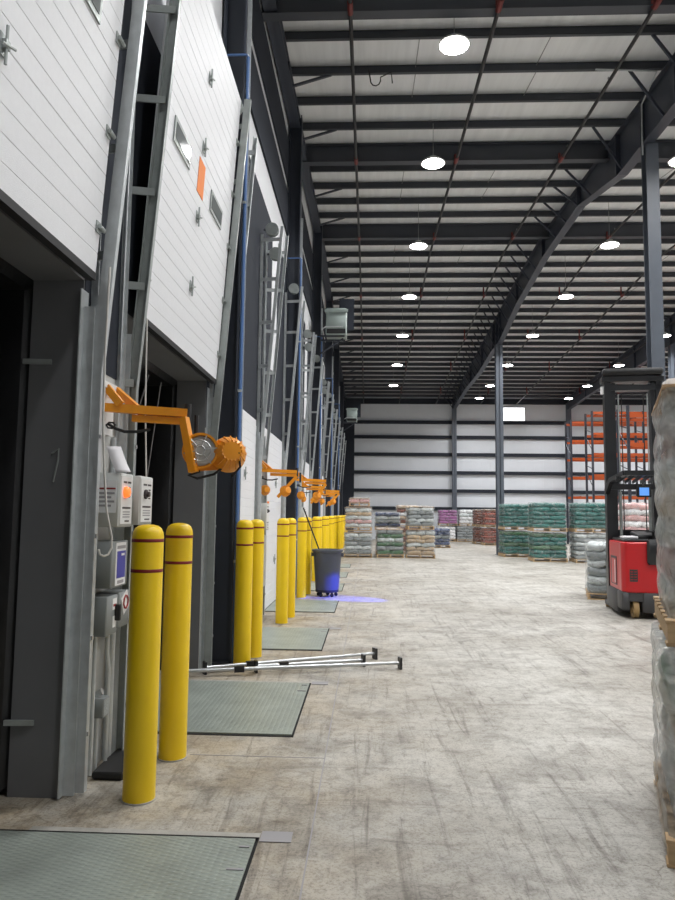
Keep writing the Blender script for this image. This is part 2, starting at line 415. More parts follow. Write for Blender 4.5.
for i,(x,_) in enumerate(colX):
    for j,y in enumerate(colY):
        box_col(x+(.07 if j==0 else 0), y-(.2 if j==2 else 0), gz(y), 'roof_column', clab.get((i,j)), .25 if j==0 else .30 if j==1 else .28)
# girders run front to back; flange braces are their children
def girder(x, label, braces, side=-1, shallow=False):
    m = MB(); w = .11
    gz = (lambda y: roofz(y)-.24) if shallow else globals()['gz']
    GP = [(-6, gz(-6)), (RIDGE, gz(RIDGE)), (YB-.2, gz(YB-.2))] if shallow else globals()['GP']
    for (a,za),(b,zb) in zip(GP,GP[1:]):
        for x0,x1,h in ((x-w,x+w,.02),):
            m.add([(x0,a,za),(x1,a,za),(x1,b,zb),(x0,b,zb),(x0,a,za+h),(x1,a,za+h),(x1,b,zb+h),(x0,b,zb+h)],[(3,2,1,0),(4,5,6,7),(0,1,5,4),(1,2,6,5),(2,3,7,6),(3,0,4,7)])
            ta, tb = roofz(a), roofz(b)
            m.add([(x0,a,ta-.02),(x1,a,ta-.02),(x1,b,tb-.02),(x0,b,tb-.02),(x0,a,ta),(x1,a,ta),(x1,b,tb),(x0,b,tb)],[(3,2,1,0),(4,5,6,7),(0,1,5,4),(1,2,6,5),(2,3,7,6),(3,0,4,7)])
        m.add([(x-.01,a,za),(x+.01,a,za),(x+.01,b,zb),(x-.01,b,zb),(x-.01,a,roofz(a)),(x+.01,a,roofz(a)),(x+.01,b,roofz(b)),(x-.01,b,roofz(b))],[(3,2,1,0),(4,5,6,7),(0,1,5,4),(1,2,6,5),(2,3,7,6),(3,0,4,7)])
    for y in (12.3,13.9,15.3,18.2,22,26,29.4,30.1,31,34.2,38,42):
        m.bb(x-w,x+w,y-.012,y+.012,gz(y),roofz(y))
    g = m.build('roof_girder', M['steel']); tag(g, label, 'girder', None, 'structure')
    for y in braces:
        MB().bar((x+side*.09, y, gz(y)+.03), (x+side*(.24 if shallow else .09)+side*.62, y, roofz(y)+.02), .045, .045).build('flange_brace', M['steel'], g)
    return g
BEAMS = [10.64+5.41*k for k in range(-3, 3)]
PURL = [10.64+5.41*k+1.082*i for k in range(-3, 3) for i in range(1, 5) if 10.64+5.41*k+1.082*i < 22.3] + [22.9+.945*m for m in range(0, 25)]
girder(5.6, 'deep tapered dark steel girder running the length of the roof', [y for y in PURL if y > 9 and abs(y-13.9) > .2], -1)
girder(-1.63, 'dark steel girder running along the top of the dock wall', [y for y in PURL if y > 12][::2], 1, True)
girder(13.0, 'second dark steel roof girder beyond the reach truck', [], -1)
girder(20.4, None, [], -1)
for y in sorted(BEAMS+PURL):
    z = roofz(y); m = MB()
    if y in BEAMS:
        m.bb(-1.9, XR, y-.012, y+.012, z-.27, z+.17); m.bb(-1.9, XR, y-.10, y+.10, z-.28, z-.262); m.bb(-1.9,XR,y-.10,y+.10,z+.15,z+.17)
        o = m.build('roof_beam', M['purlin'])
    else:
        m.bb(-1.9, XR, y-.004, y+.004, z, z+.19); m.bb(-1.9, XR, y-.07, y+.004, z, z+.01); m.bb(-1.9, XR, y-.07,y-.062,z,z+.03); m.bb(-1.9, XR, y-.004, y+.07, z+.17, z+.18)
        o = m.build('roof_purlin', M['purlin'])
    tag(o, kind='structure')
# sag straps between purlins
for x in (.85, 3.15, 7.6, 10.3):
    for q, w in zip(PURL, PURL[1:]):
        if 8 < q < 36 and w-q < 1.2 and PURL.index(q) % 4 in (0, 1):
            tag(MB().tube([(x, q, roofz(q)+.02), (x, w, roofz(w)+.15)], .010, 5).build('roof_sag_strap', M['rod']), kind='structure')

# sprinkler pipes with red couplings at each beam
for i in range(8):
    x = (-.34,2.0,4.43,7.35,9.7,12.9,15.2,18.6)[i]
    sp = empty('sprinkler_pipe', (x, 0, 9.8), f'black sprinkler pipe with red couplings under the roof, {ordn[i]} from the dock wall', 'pipe', 'sprinkler pipes under the roof')
    ends = (2.0, YB-.2) if i < 3 else (2.0, YB-.2)
    MB().tube([(x, a, roofz(a)-.34) for a in (2.0, RIDGE, YB-.2)], .034, 10).build('pipe', M['pipe'], sp, 40, sp.location)
    for y in [q for q in BEAMS if q > 3]+[26.9,32.3,37.7,43.1]:
        m = MB(); m.tube([(x,y-.42,roofz(y-.42)-.34),(x,y-.14,roofz(y-.14)-.34)], .047, 10)
        m.build('coupling', M['coupling'], sp, 40, sp.location)
        hz_ = roofz(y)-(.28 if y in BEAMS else 0)
        MB().bar((x,y-.08,roofz(y)-.36),(x,y-.08,hz_+.16),.05,.03).build('hanger', M['coupling'], sp, None, sp.location)
    hd = MB()
    for y in [4.5+2.7*n for n in range(15)]:
        hd.lathe([(.012,0),(.02,.03),(.012,.06)], (x,y,roofz(y)-.30), 6)
    hd.split('sprinkler_head', M['rod'], sp, None, sp.location)

# high-bay lights
rows = [(1.38,'first'),(6.75,'second'),(12.1,'third'),(17.5,'fourth'),(22.8,'fifth')]
LY = [-3.2,1.6,6.4,11.1,14.9,19.45,23.85,28.75,34.0,38.9,42.6]
ENERGY = 62
proto = None; hl = []
for ri,(x,rn) in enumerate(rows):
    n = 0
    for y in LY:
        if ri == 0 and y > 42: continue
        z = 10.1-.022*(y-10)-.62
        n += 1
        if proto is None:
            o = empty('high_bay_light', (x,y,z))
            MB().lathe([(.05,.16),(.09,.15),(.10,.09),(.22,.06),(.265,.02),(.27,0),(.255,0)], n=24).build('housing', M['light_body'], o, 40)
            MB().lathe([(.253,.004),(.20,-.014),(.0001,-.024)], n=24).build('lens', M['light_lens'], o, 40)
            proto = o
        else:
            o = copy_tree(proto); o.location = (x,y,z)
        tag(o, f'glowing high bay light, {ordn[n-1]} from the near end, {rn} row from dock wall', 'light', 'high bay lights under the roof')
        hl.append((o, x, y, z))
        ld = bpy.data.lights.new('high_bay_lamp', 'AREA'); ld.shape = 'DISK'; ld.size = .5; ld.energy = ENERGY; ld.color = (.985,.99,1); ld.spread = R(150)
        lo = bpy.data.objects.new('high_bay_lamp', ld); COL.objects.link(lo); lo.location = (0,0,-.04); lo.parent = o

for o, x, y, z in hl: MB().tube([(0,0,.15),(0,0,roofz(y)+.1-z)], .006, 6).build('hanger', M['rod'], o)
# ------------------------------------------------------------------ dock doors
def lean(z): return -1.653 + .0617*(z-3.14)
def door_panel(y0, y1, z0, z1, X, t=.05):
    n = int(round((z1-z0)/.122)); prof = []
    for i in range(n):
        a = z0+(z1-z0)*i/n; b = z0+(z1-z0)*(i+1)/n; g = .006 if i % 5 == 0 else .003
        if i: prof += [(X(a)-g, a)]
        else: prof += [(X(a), a)]
        prof += [(X(a+g), a+g), (X(b-g), b-g)]
    prof += [(X(z1), z1), (X(z1)-t, z1), (X(z0)-t, z0)]
    return MB().prism(prof, y0, y1, 'Y')
def on_panel(m, y0, y1, z0, z1, X, th): # thin plate lying on the leaning skin
    m.add([(X(z)+d, y, z) for z in (z0,z1) for (y,d) in ((y0,0.001),(y1,0.001),(y1,th),(y0,th))], [(3,2,1,0),(4,5,6,7),(0,1,5,4),(1,2,6,5),(2,3,7,6),(3,0,4,7)])
    return m
def latch(X, y, z, off, par):
    m = MB(); x = X(z)
    m.bb(x,x+.008,y-.03,y+.03,z-.05,z+.05); m.tube([(x+.02,y,z-.09),(x+.022,y,z+.09)], .008, 6); m.bb(x,x+.03,y-.018,y+.018,z-.02,z+.02)
    m.tube([(x+.03,y-.05,z-.02),(x+.035,y+.05,z+.01)], .007, 6)
    return m.build('latch', M['galv_dark'], par, None, off)
for k in range(ND):
    y0, y1 = near_edge(k)+.02, far_edge(k)-.02; up = k < 2
    lab = ('raised white ribbed dock door, nearest the camera at upper left','raised white ribbed dock door with two small windows and an orange notice')[k] if up else f'closed white dock door, {ordn[k-2]} beyond the two raised doors'
    if up: X = lean; z0, z1 = 3.08, 6.26
    else: X = (lambda z: -1.735); z0, z1 = .02, 3.07
    d = empty(f'door_{k+1}', (X(z0), (y0+y1)/2, z0), lab, 'dock door', None, kind='structure'); off = d.location.copy()
    if up: y1 += (-.06, .05)[k]
    door_panel(y0, y1, z0, z1, X).build('panel', M['white_panel'], d, None, off)
    sw = MB().prism([(X(z0)-.05,z0-.045),(X(z0)+.002,z0-.045),(X(z0)+.004,z0),(X(z0)-.05,z0)], y0, y1, 'Y').build('bottom_seal', M['black'], d, None, off)
    if up:
        # measured from the raised second door, repeated on the first
        for (wy, wz) in ((near_edge(k)+.57, 4.68-.14*(1-k)), (near_edge(k)+1.85, 4.68-.14*(1-k))):
            fr = MB(); on_panel(fr, wy-.25, wy+.25, wz-.10, wz+.10, X, .012)
            fo = fr.build('window_frame', M['galv_dark'], d, None, off)
            pn = MB(); on_panel(pn, wy-.215, wy+.215, wz-.065, wz+.065, X, .016); pn.build('window_pane', M['glass'], fo, None, off)
        for z in (3.68, 4.33, 4.99, 5.66): latch(X, near_edge(k)+1.20, z, off, d)
        if k == 1:
            on_panel(MB(), 6.01, 6.23, 4.54, 4.86, X, .004).build('orange_notice', M['orange_paper'], d, None, off)
        for z in (3.35,3.95,4.55,5.15,5.75):
            rm = MB().bb(X(z)+.001,X(z)+.008,y1-.07,y1-.01,z-.035,z+.035); rm.tube([(X(z)+.018,y1-.06,z),(X(z)+.018,y1+.02,z)],.014,8); rm.build('roller', M['galv_dark'], d, 40, off)
            rm = MB().bb(X(z)+.001,X(z)+.008,y0+.01,y0+.06,z-.03,z+.03); rm.tube([(X(z)+.018,y0-.02,z),(X(z)+.018,y0+.05,z)],.012,8); rm.build('roller', M['galv_dark'], d, 40, off)
    else:
        on_panel(MB(), y0+.55, y0+.77, 1.45, 1.85, X, .004).build('orange_notice', M['orange_paper'], d, None, off)
        for z in (.8, 2.2): latch(X, (y0+y1)/2+.3, z, off, d)

# ------------------------------------------------------------------ lift frames beside each door
def railx(z): return -1.672 if z < 2.5 else -1.672 + (z-2.5)*.0735
for k in range(ND):
    for side in (0, 1):
        y = near_edge(k)-.06 if side == 0 else far_edge(k)+(.06 if k else .025)
        rw = .07 if k < 2 else .042
        if y < 2: continue
        s = -1 if side == 0 else 1
        nm = ('near','far')[side]
        lab = f'galvanised lift frame on the {nm} side of the ' + (('nearest raised dock door','second raised dock door')[k] if k < 2 else f'{ordn[k-2]} closed dock door')
        t = empty('door_lift_frame', (XL, y, 0), lab, 'door track', 'lift frames of the dock doors'); off = t.location
        top = 6.3 if k % 2 else 6.2
        m = MB()
        pz = [(.02, railx(0)), (2.5, railx(2.5)), (top, railx(top))]
        for (za,xa),(zb,xb) in zip(pz,pz[1:]):
            m.bar((xa,y,za),(xb,y,zb),.008,rw,(1,0,0)); m.bar((xa+rw/2,y+s*.02,za),(xb+rw/2,y+s*.02,zb),.045,.006,(1,0,0)); m.bar((xa-rw/2,y+s*.02,za),(xb-rw/2,y+s*.02,zb),.045,.006,(1,0,0))
        m.build('rail', M['galv_dark'] if k == 1 else M['galv'], t, None, off)
        px = XL+.03; py = y+s*.10
        m = MB(); m.bar((px,py,2.2),(px,py,top-.1),.035,.006,(1,0,0)); m.bar((px-.015,py,2.2),(px-.015,py,top-.1),.006,.03,(1,0,0))
        m.bar((px,py-.02*s,2.2),(px,py-.02*s,top-.1),.006,.045,(1,0,0)); m.build('post', M['galv'], t, None, off)
        yj = y if (k or not side) else y-.055
        m = MB(); m.bb(XL+.002, XL+.075, min(yj+s*.03,yj+s*.045), max(yj+s*.03,yj+s*.045), .01, 2.9); m.bb(XL+.002, XL+.010, min(yj-s*.02,yj+s*.09), max(yj-s*.02,yj+s*.09), .01, 3.0)
        m.build('jamb_angle', M['galv'], t, None, off)
        for z in (2.55,3.25,3.95,4.65,5.35,6.0):
            xr = railx(z)
            m = MB().bar((px-.02, py-.03*s, z),(xr+.01, y+s*.03, z),.012,.055); m.build('rung', M['galv_dark'] if k < 2 else M['galv'], t, None, off)
        bz = MB()
        for z in (.35,.9,1.5,2.1): bz.bb(railx(z)+rw/2,railx(z)+rw/2+.012,y+s*.015-.012,y+s*.015+.012,z-.012,z+.012)
        bz.split('bolt', M['alu'], t, None, off)
        if k == 1 and side == 0:
            MB().tube([(px+.03,4.64,2.75),(px+.05,4.64,6.1)], .005, 6).build('lift_cable', M['alu'], t, 40, off)
        if k >= 1:
            my = Matrix.Rotation(PI/2, 3, 'X'); zd = top-.02 if side else top-.35
            m = MB().lathe([(.05,-.05),(.105,-.05),(.105,-.04),(.085,-.035),(.085,.035),(.105,.04),(.105,.05),(.05,.05)], (px+.16, py, zd), 18, M=my); dr = m.build('cable_drum', M['galv_dark'], t, 40, off)
            MB().tube([(px+.02,py,zd),(px+.20,py,zd)], .018, 8).build('drum_shaft', M['steel'], dr, None, off)
# ------------------------------------------------------------------ bollards
def bollard_proto():
    o = empty('bollard', (0,0,0))
    MB().lathe([(.090,0),(.0925,.01),(.0925,1.50),(.089,1.525),(.078,1.55),(.058,1.565),(.03,1.572),(.0001,1.574)], n=32).build('sleeve', M['yellow'], o, 50)
    for z in (1.304, 1.480):
        MB().lathe([(.0926,z-.010),(.0936,z-.009),(.0936,z+.009),(.0926,z+.010)], n=32).build('red_band', M['red_band'], o, 50)
    MB().lathe([(.0925,.001),(.100,.001),(.100,.008),(.0925,.008)], n=32).build('base_ring', M['concrete_pale'], o, 50)
    return o
bp = [(-1.307,4.145),(-1.307,4.84),(-1.335,7.605),(-1.30,8.17),(-1.285,10.65),(-1.24,11.27),(-1.30,13.9),(-1.25,14.5)]
for k in range(4, 12): bp += [(-1.28, 4.51+PITCH*k-.31), (-1.26, 4.51+PITCH*k+.31)]
pb = None
for i,(x,y) in enumerate(bp):
    if pb is None: o = pb = bollard_proto()
    else: o = copy_tree(pb)
    o.location = (x,y,0); o.rotation_euler = (0,0,i*.7)
    lab = f'yellow bollard with two dark red bands, {("front","rear")[i%2]} one of the {ordn[i//2]} pair from the camera'
    tag(o, lab, 'bollard', 'yellow bollards along the dock wall')

# ------------------------------------------------------------------ dock levellers
for k in range(7):
    c = 2.88+PITCH*k; y0, y1 = c-.815, c+.815
    lv = empty('dock_leveller', (-1.24, c, 0), f'grey-green tread plate dock leveller set in the floor, {ordn[k]} from the camera', 'dock leveller', 'dock levellers in the floor'); off = lv.location
    MB().bb(-2.02,-.555,y0+.02,y1-.02,.001,.012).build('deck_plate', M['tread'], lv, None, off)
    m = MB(); m.bb(-2.02,-.545,y1-.022,y1+.014,.001,.004); m.bb(-2.02,-.545,y0-.012,y0+.02,.001,.004); m.bb(-.555,-.540,y0-.012,y1+.012,.001,.004)
    m.split('pit_gap', M['gap'], lv, None, off)
    m = MB(); m.bb(-1.74,-.54,y1+.014,y1+.06,.001,.004)
    m.split('curb_edge', M['concrete_pale'], lv, None, off)
    m = MB(); m.bb(-.535,-.375,y1-.03,y1+.085,.0022,.0045); m.bb(-.64,-.56,y1-.34,y1-.325,.0125,.016); m.bb(-.62,-.57,y1-.12,y1-.105,.0125,.016)
    cps = m.split('corner_plate', M['label_grey'], lv, None, off)
    for q in cps[1:]: q.name = 'lifting_slot'
# floor joints
m = MB()
for x in (-.28, 9.3): m.bb(x-.004,x+.004,YF+.2,YB-.2,.0005,.002)
for y in (4.9,8.2,11.5,14.7,18,22,26,30.1,38): m.bb(-1.2 if y<20 else -1.7,8 if y>20 else -.28,y-.004,y+.004,.0005,.002)
tag(m.build('trim_2', M['label_grey']), kind='structure')

# ------------------------------------------------------------------ dock lights on their orange arms
def dock_light(y, label, first=False, xb=-1.74, var=0):
    o = empty('dock_light', (xb, y, 2.25), label, 'dock light', 'orange dock lights on swing arms'); off = o.location
    X = xb
    m = MB(); m.bb(X-.015,X+.015,y-.05,y+.12,2.15,2.42); m.bb(X,X+.03,y-.16,y+.19,2.455,2.495); m.bb(X,X+.02,y-.05,y+.12,2.40,2.46); m.build('wall_bracket', M['white_face'] if first else M['galv_dark'], o, None, off)
    m = MB(); m.bar((X+.02,y-.03,2.46),(X+.12,y-.04,2.345),.03,.05); m.bar((X+.02,y+.14,2.47),(X+.20,y+.05,2.33),.03,.05)
    m.split('stay', M['orange'], o, None, off)
    xe = X+(.53 if var == 0 else .60); ye = y+.10
    m = MB(); m.bar((X+.0,y-.04,2.325),(xe,ye-.02,2.305),.045,.055); m.build('arm', M['orange'], o, None, off)
    m = MB(); m.bar((X+.18,y+.02,2.262),(xe-.005,ye-.01,2.25),.04,.045); m.build('arm', M['orange'], o, None, off)
    m = MB(); m.tube([(xe-.005,ye+.01,2.20),(xe-.005,ye+.01,2.37)], .026, 10); m.tube([(xe+.05,ye+.04,2.14),(xe+.05,ye+.04,2.30)], .016, 8); m.split('pivot', M['pipe'], o, 40, off)
    if var == 0: hx, hy, hz = xe+.125, ye+.02, 2.01
    else: hx, hy, hz = X+.20, y+.06, 1.95
    m = MB(); m.bar((xe-.01,ye-.06,2.27),(hx-.055,hy-.10,hz-.10),.055,.05) if var==0 else m.bar((xe,ye,2.24),(hx+.10,hy,hz-.05),.05,.05); m.build('lower_arm', M['orange'], o, None, off)
    def head(c, d, sz, nm):
        d = Vector(d).normalized(); q = Vector((0,0,1)).rotation_difference(d).to_matrix()
        m = MB().lathe([(.02,-.12*sz),(.06*sz,-.115*sz),(.085*sz,-.085*sz),(.105*sz,-.03*sz),(.115*sz,.0),(.12*sz,.03*sz),(.105*sz,.03*sz),(.10*sz,.0),(.09*sz,-.02*sz),(.0001,-.03*sz)], c, 28, M=q)
        h = m.build(nm, M['orange'], o, 40, off)
        rb = MB()
        for a in range(16):
            t = 2*PI*a/16; p0 = Vector((.062*sz*math.cos(t),.062*sz*math.sin(t),-.118*sz)); p1 = Vector((.108*sz*math.cos(t),.108*sz*math.sin(t),-.035*sz))
            rb.bar(Vector(c)+q@p0, Vector(c)+q@p1, .008, .016)
        rb.build('cooling_ribs', M['orange'], h, None, off)
        lens = MB().lathe([(.098*sz,.012*sz),(.06*sz,.018*sz),(.0001,.02*sz)], c, 24, M=q); lens.build('lens', M['beige_box'], h, 40, off)
        cg = MB()
        for rr in (.03,.068):
            cg.tube([Vector(c)+q@Vector((rr*sz*math.cos(2*PI*i/18),rr*sz*math.sin(2*PI*i/18),(.05-.2*rr)*sz)) for i in range(18)], .0035*sz+.001, 5, closed=True)
        for a in range(6):
            t = 2*PI*a/6+.3; cg.tube([Vector(c)+q@Vector((.03*sz*math.cos(t),.03*sz*math.sin(t),.045*sz)), Vector(c)+q@Vector((.11*sz*math.cos(t),.11*sz*math.sin(t),.028*sz))], .0035*sz+.001, 5)
        cg.build('wire_guard', M['alu'], h, 40, off)
    if var == 0:
        head((hx-.02,hy-.06,hz+.04), (.12,-1,.05), 1.0, 'lamp_head')
        head((hx+.15,hy+.02,hz+.03), (-.35,.9,-.1), 1.02, 'lamp_head')
        m = MB(); m.bar((hx-.06,hy,hz-.07),(hx+.16,hy+.03,hz-.05),.03,.04); m.build('yoke', M['orange'], o, None, off)
    else:
        head((hx-.10,hy,hz+.06), (-.5,.8,-.1), .7, 'lamp_head'); head((hx+.22,hy+.02,hz+.05), (-.6,.7,-.2), .75, 'lamp_head')
    cb = MB()
    cb.tube([(X+.03,y,2.22),(X+.08,y,2.19),(X+.14,y,2.17),(X+.22,y,2.17),(X+.30,y+.03,2.19)], .010, 6)
    cb.tube([(X+.05+.03*math.cos(i),y-.01,2.21+.02*math.sin(i)) for i in range(0,7)], .007, 5)
    if var == 0: cb.tube([(hx-.03,hy-.03,hz-.09),(hx-.10,hy-.05,hz-.12),(hx-.04,hy-.06,hz-.14),(hx+.06,hy-.02,hz-.11),(hx+.12,hy,hz-.06)], .009, 6); cb.tube([(hx+.16,hy-.06,hz+.05),(hx+.235,hy-.07,hz+.03),(hx+.24,hy-.04,hz-.06),(hx+.18,hy,hz-.12)], .008, 6)
    cb.split('cable', M['black'], o, 40, off)
dock_light(4.50, 'orange dock light arm with two lamp heads above the nearest pair of bollards', True)
for i,k in enumerate((2,3,4,5,6)):
    dock_light(4.51+PITCH*k-(.25 if k in (3,5) else 0), f'orange folded dock light arm on the dock wall, {ordn[i+1]} from the camera', xb=(-1.74 if k in (2,4,6) else -1.455), var=1)

# ------------------------------------------------------------------ control gear on the first pier
def plate(m, x, y0, y1, z0, z1, t=.003): return m.bb(x, x+t, y0, y1, z0, z1)
def control_box(y0, y1, z0, z1, label, group, lit, side=True, xo=-1.585, xi=None):
    xi = XL+.005 if xi is None else xi
    o = empty('control_box', (XL, (y0+y1)/2, z0), label, 'control box', group); off = o.location
    MB().bb(xi, xo, y0, y1, z0, z1, .008).build('enclosure', M['beige_box'], o, 40, off)
    pl = plate(MB(), xo, y0+.02, y1-.02, z0+.02, z1-.02).build('faceplate', M['white_face'], o, None, off)
    w = y1-y0; m = MB()
    plate(m, xo+.003, y0+.06, y0+w*.48, z1-.062, z1-.05, .0015); plate(m, xo+.003, y0+w*.55, y1-.05, z1-.062, z1-.05, .0015)
    for i in range(3): plate(m, xo+.003, y0+w*.62, y1-.06, z1-.095-i*.028, z1-.085-i*.028, .0015)
    plate(m, xo+.003, y0+.05, y1-.05, z0+.115, z0+.127, .0015); plate(m, xo+.003, y0+.10, y1-.07, z0+.033, z0+.042, .0015)
    m.build('printing', M['label_dark'], pl, None, off)
    m = MB()
    for i in range(3): plate(m, xo+.003, y0+.06, y1-.06, z0+.06+i*.016, z0+.067+i*.016, .0012)
    m.build('small_print', M['label_grey'], pl, None, off)
    q = Matrix.Rotation(PI/2, 3, 'Y'); yl = y0+w*.36
    if lit: MB().lathe([(.036,0),(.036,.012),(.028,.028),(.012,.034),(.0001,.035)], (xo+.003,yl,z1-.12), 18, M=q).build('indicator_lamp', M['lamp_on'], o, 50, off)
    else: MB().lathe([(.032,0),(.032,.012),(.018,.014),(.018,.032),(.0001,.034)], (xo+.003,yl,z1-.12), 18, M=q).build('selector_knob', M['label_dark'], o, 40, off)
    if side:
        sd = MB(); sd.bb(XL+.02, xo-.02, y0-.003, y0-.0005, z0+.09, z1-.05); so = sd.build('side_label', M['label_white'], o, None, off)
        sd = MB(); sd.bb(XL+.025,xo-.025,y0-.005,y0-.003,z1-.105,z1-.095); sd.build('red_line', M['label_red'], so, None, off)
        sd = MB()
        for i in range(4): sd.bb(XL+.03,xo-.03-.02*(i%2),y0-.005,y0-.003,z1-.135-i*.026,z1-.122-i*.026)
        sd.build('side_print', M['label_grey'], so, None, off)
    return o
control_box(4.30,4.545,1.55,1.89,'pale grey leveller control box with a lit red-orange lamp, behind the nearest bollard','leveller control boxes',True,xo=-1.545)
control_box(4.57,4.84,1.56,1.885,'pale grey control box with an unlit dark knob, right of the lit one','leveller control boxes',False,side=False,xo=-1.505,xi=-1.615)
o = empty('junction_enclosure', (XL,4.48,1.17), 'grey enclosure with a blue label below the lit control box', 'electrical box'); off = o.location
MB().bb(XL+.005,-1.59,4.33,4.62,1.17,1.46,.006).build('enclosure', M['grey_box'], o, 40, off)
ll = plate(MB(), -1.59, 4.40, 4.58, 1.18, 1.45, .002).build('label_sheet', M['label_white'], o, None, off)
lb = plate(MB(), -1.588, 4.42, 4.57, 1.225, 1.395, .002).build('blue_panel', M['label_blue'], ll, None, off)
m = plate(MB(), -1.586, 4.49, 4.55, 1.365, 1.38, .001); m.build('white_mark', M['label_white'], ll, None, off)
m = plate(MB(), -1.588, 4.42, 4.57, 1.41, 1.43, .001); plate(m,-1.588,4.44,4.55,1.19,1.21,.001); m.build('print', M['label_grey'], ll, None, off)
for (y0,y1,z0,z1,lab,sign) in ((4.305,4.495,.88,1.12,'small grey disconnect box low on the pier behind the nearest bollard',0),(4.52,4.72,.90,1.125,'small grey disconnect box with a white and dark red warning sticker',1)):
    o = empty('disconnect_box', (XL,(y0+y1)/2,z0), lab, 'electrical box'); off = o.location
    MB().bb(XL+.005,-1.60,y0,y1,z0,z1,.006).build('enclosure', M['grey_box'], o, 40, off)
    if not sign:
        m = MB(); plate(m,-1.60,y0+.10,y0+.17,z1-.09,z1-.02,.002); plate(m,-1.60,y0+.11,y0+.16,z0+.04,z0+.11,.002); m.split('label_sheet', M['label_white'], o, None, off)
        m = MB(); plate(m,-1.598,y0+.11,y0+.16,z1-.07,z1-.055,.001); m.build('red_print', M['label_red'], o, None, off)
        MB().bb(-1.60,-1.565,y1-.05,y1-.025,z0+.08,z0+.18,.004).build('lever', M['black'], o, None, off)
    else:
        m = MB().box((-1.597,(y0+y1)/2+.01,z1-.07),(.003,.12,.12),rx=R(28)); w = m.build('warning_sticker', M['label_white'], o, None, off)
        ring = []
        c = Vector((-1.594,(y0+y1)/2+.01,z1-.07))
        ring = [c+Vector((0,.042*math.cos(2*PI*i/8+.2),.042*math.sin(2*PI*i/8+.2))) for i in range(8)]
        MB().tube(ring, .007, 5, closed=True).build('red_sign', M['label_red'], w, None, off)
o = empty('conduit_box', (XL,4.47,.36), 'small square grey conduit fitting near the floor behind the nearest bollard', 'electrical box'); off=o.location
MB().bb(XL+.01,-1.64,4.43,4.53,.36,.48,.006).build('body', M['grey_box'], o, 40, off)
MB().tube([(-1.70,4.48,.48),(-1.70,4.48,.50),(-1.67,4.48,.515)], .022, 8).build('connector', M['alu'], o, 40, off)
MB().box((-1.642,4.48,.42),(.004,.08,.10)).build('cover_plate', M['galv'], o, None, off)
cds = [([(-1.70,4.40,.03),(-1.70,4.40,.88)],.014,'grey conduit from the floor to the left disconnect box'),
       ([(-1.70,4.48,.03),(-1.70,4.48,.36)],.014,'short grey conduit under the small conduit fitting'),
       ([(-1.68,4.60,.03),(-1.68,4.60,.62),(-1.68,4.56,.74),(-1.68,4.56,.90)],.014,'bent grey conduit beside the black floor pad'),
       ([(-1.70,4.70,.03),(-1.70,4.70,.90)],.022,'thick grey conduit right of the conduit fitting'),
       ([(-1.71,4.34,.03),(-1.71,4.34,.88)],.012,'thin grey conduit nearest the lift frame'),
       ([(-1.71,4.36,1.89),(-1.71,4.36,2.05),(-1.71,4.315,2.2),(-1.71,4.315,3.05)],.016,'grey conduit rising from the lit control box past the dock light'),
       ([(-1.74,4.69,1.885),(-1.74,4.69,2.15)],.016,'grey conduit rising from the unlit control box')]
for pts,r,lab in cds:
    tag(MB().tube(pts, r, 10).build('conduit', M['galv'], None, 40), lab, 'conduit', 'conduits on the nearest pier')
tag(MB().bb(-1.69,-1.49,4.40,4.90,.001,.05,.012).build('floor_pad', M['black'], None, 40), 'flat black rubber pad on the floor behind the nearest bollard', 'pad')
# paper leaning over the box
m = MB(); vs=[]; fs=[]
for i in range(9):
    t=i/8
    for j in range(2): vs.append((-1.665+.095*t+.085*j, 4.36-.07*t+.03*j, 2.06-.165*t-.012*math.sin(t*3)))
for i in range(8): a=i*2; fs.append((a,a+1,a+3,a+2))
o = m.add(vs,fs).build('paper_sheet', M['paper'], None, 60); tag(o,'curled white paper sheet hanging over the lit control box','paper')
sm = o.modifiers.new('thick','SOLIDIFY'); sm.thickness=.0015
tag(MB().tube([(-1.55,4.00,3.1),(-1.57,4.03,2.6),(-1.58,4.07,2.2),(-1.58,4.12,1.9),(-1.57,4.16,1.65),(-1.545,4.19,1.50),(-1.545,4.2,1.43),(-1.56,4.19,1.39),(-1.58,4.17,1.38),(-1.60,4.16,1.39),(-1.605,4.15,1.42)], .007, 8).build('white_cord', M['white_cable'], None, 50), 'thin white cord hanging in a loop past the lit control box', 'cord')
tag(MB().tube([(-1.62,4.93,3.05),(-1.615,4.95,2.4),(-1.60,4.98,1.9),(-1.58,4.98,1.45)], .006, 8).build('white_cord', M['white_cable'], None, 50), 'straight white pull cord beside the second door opening', 'cord')
# hooks on the charcoal jamb
for (z,x0,lab) in ((.42,-2.10,'small steel latch arm low on the charcoal door jamb'),(2.55,-2.10,'small steel latch arm high on the charcoal door jamb')):
    tag(MB().bar((x0,4.10,z),(-1.93,4.115,z),.02,.03).build('latch_arm', M['galv_dark']), lab, 'latch')
tag(MB().tube([(-1.90,4.112,1.99),(-1.86,4.112,2.02),(-1.86,4.112,1.95),(-1.885,4.112,1.82)], .006, 6).build('snap_hook', M['galv_dark']), 'small snap hook hanging on the charcoal jamb', 'hook')
# control boxes on the far piers
for i,k in enumerate((2,3,4,5)):
    c = 4.51+PITCH*k; xo = -1.60
    if k in (3,5): continue
    o = control_box(c-.14, c+.15, 1.38, 1.80, f'tall pale grey control box under the {("second","","third")[i]} dock light arm', 'leveller control boxes', False, False, -1.585)
    tag(MB().bb(XL+.01,-1.62,c-.02,c+.18,.5,1.3,.006).build('conduit_cover', M['galv']), f'grey metal conduit cover under the {("second","","third")[i]} dock light arm', 'cover')

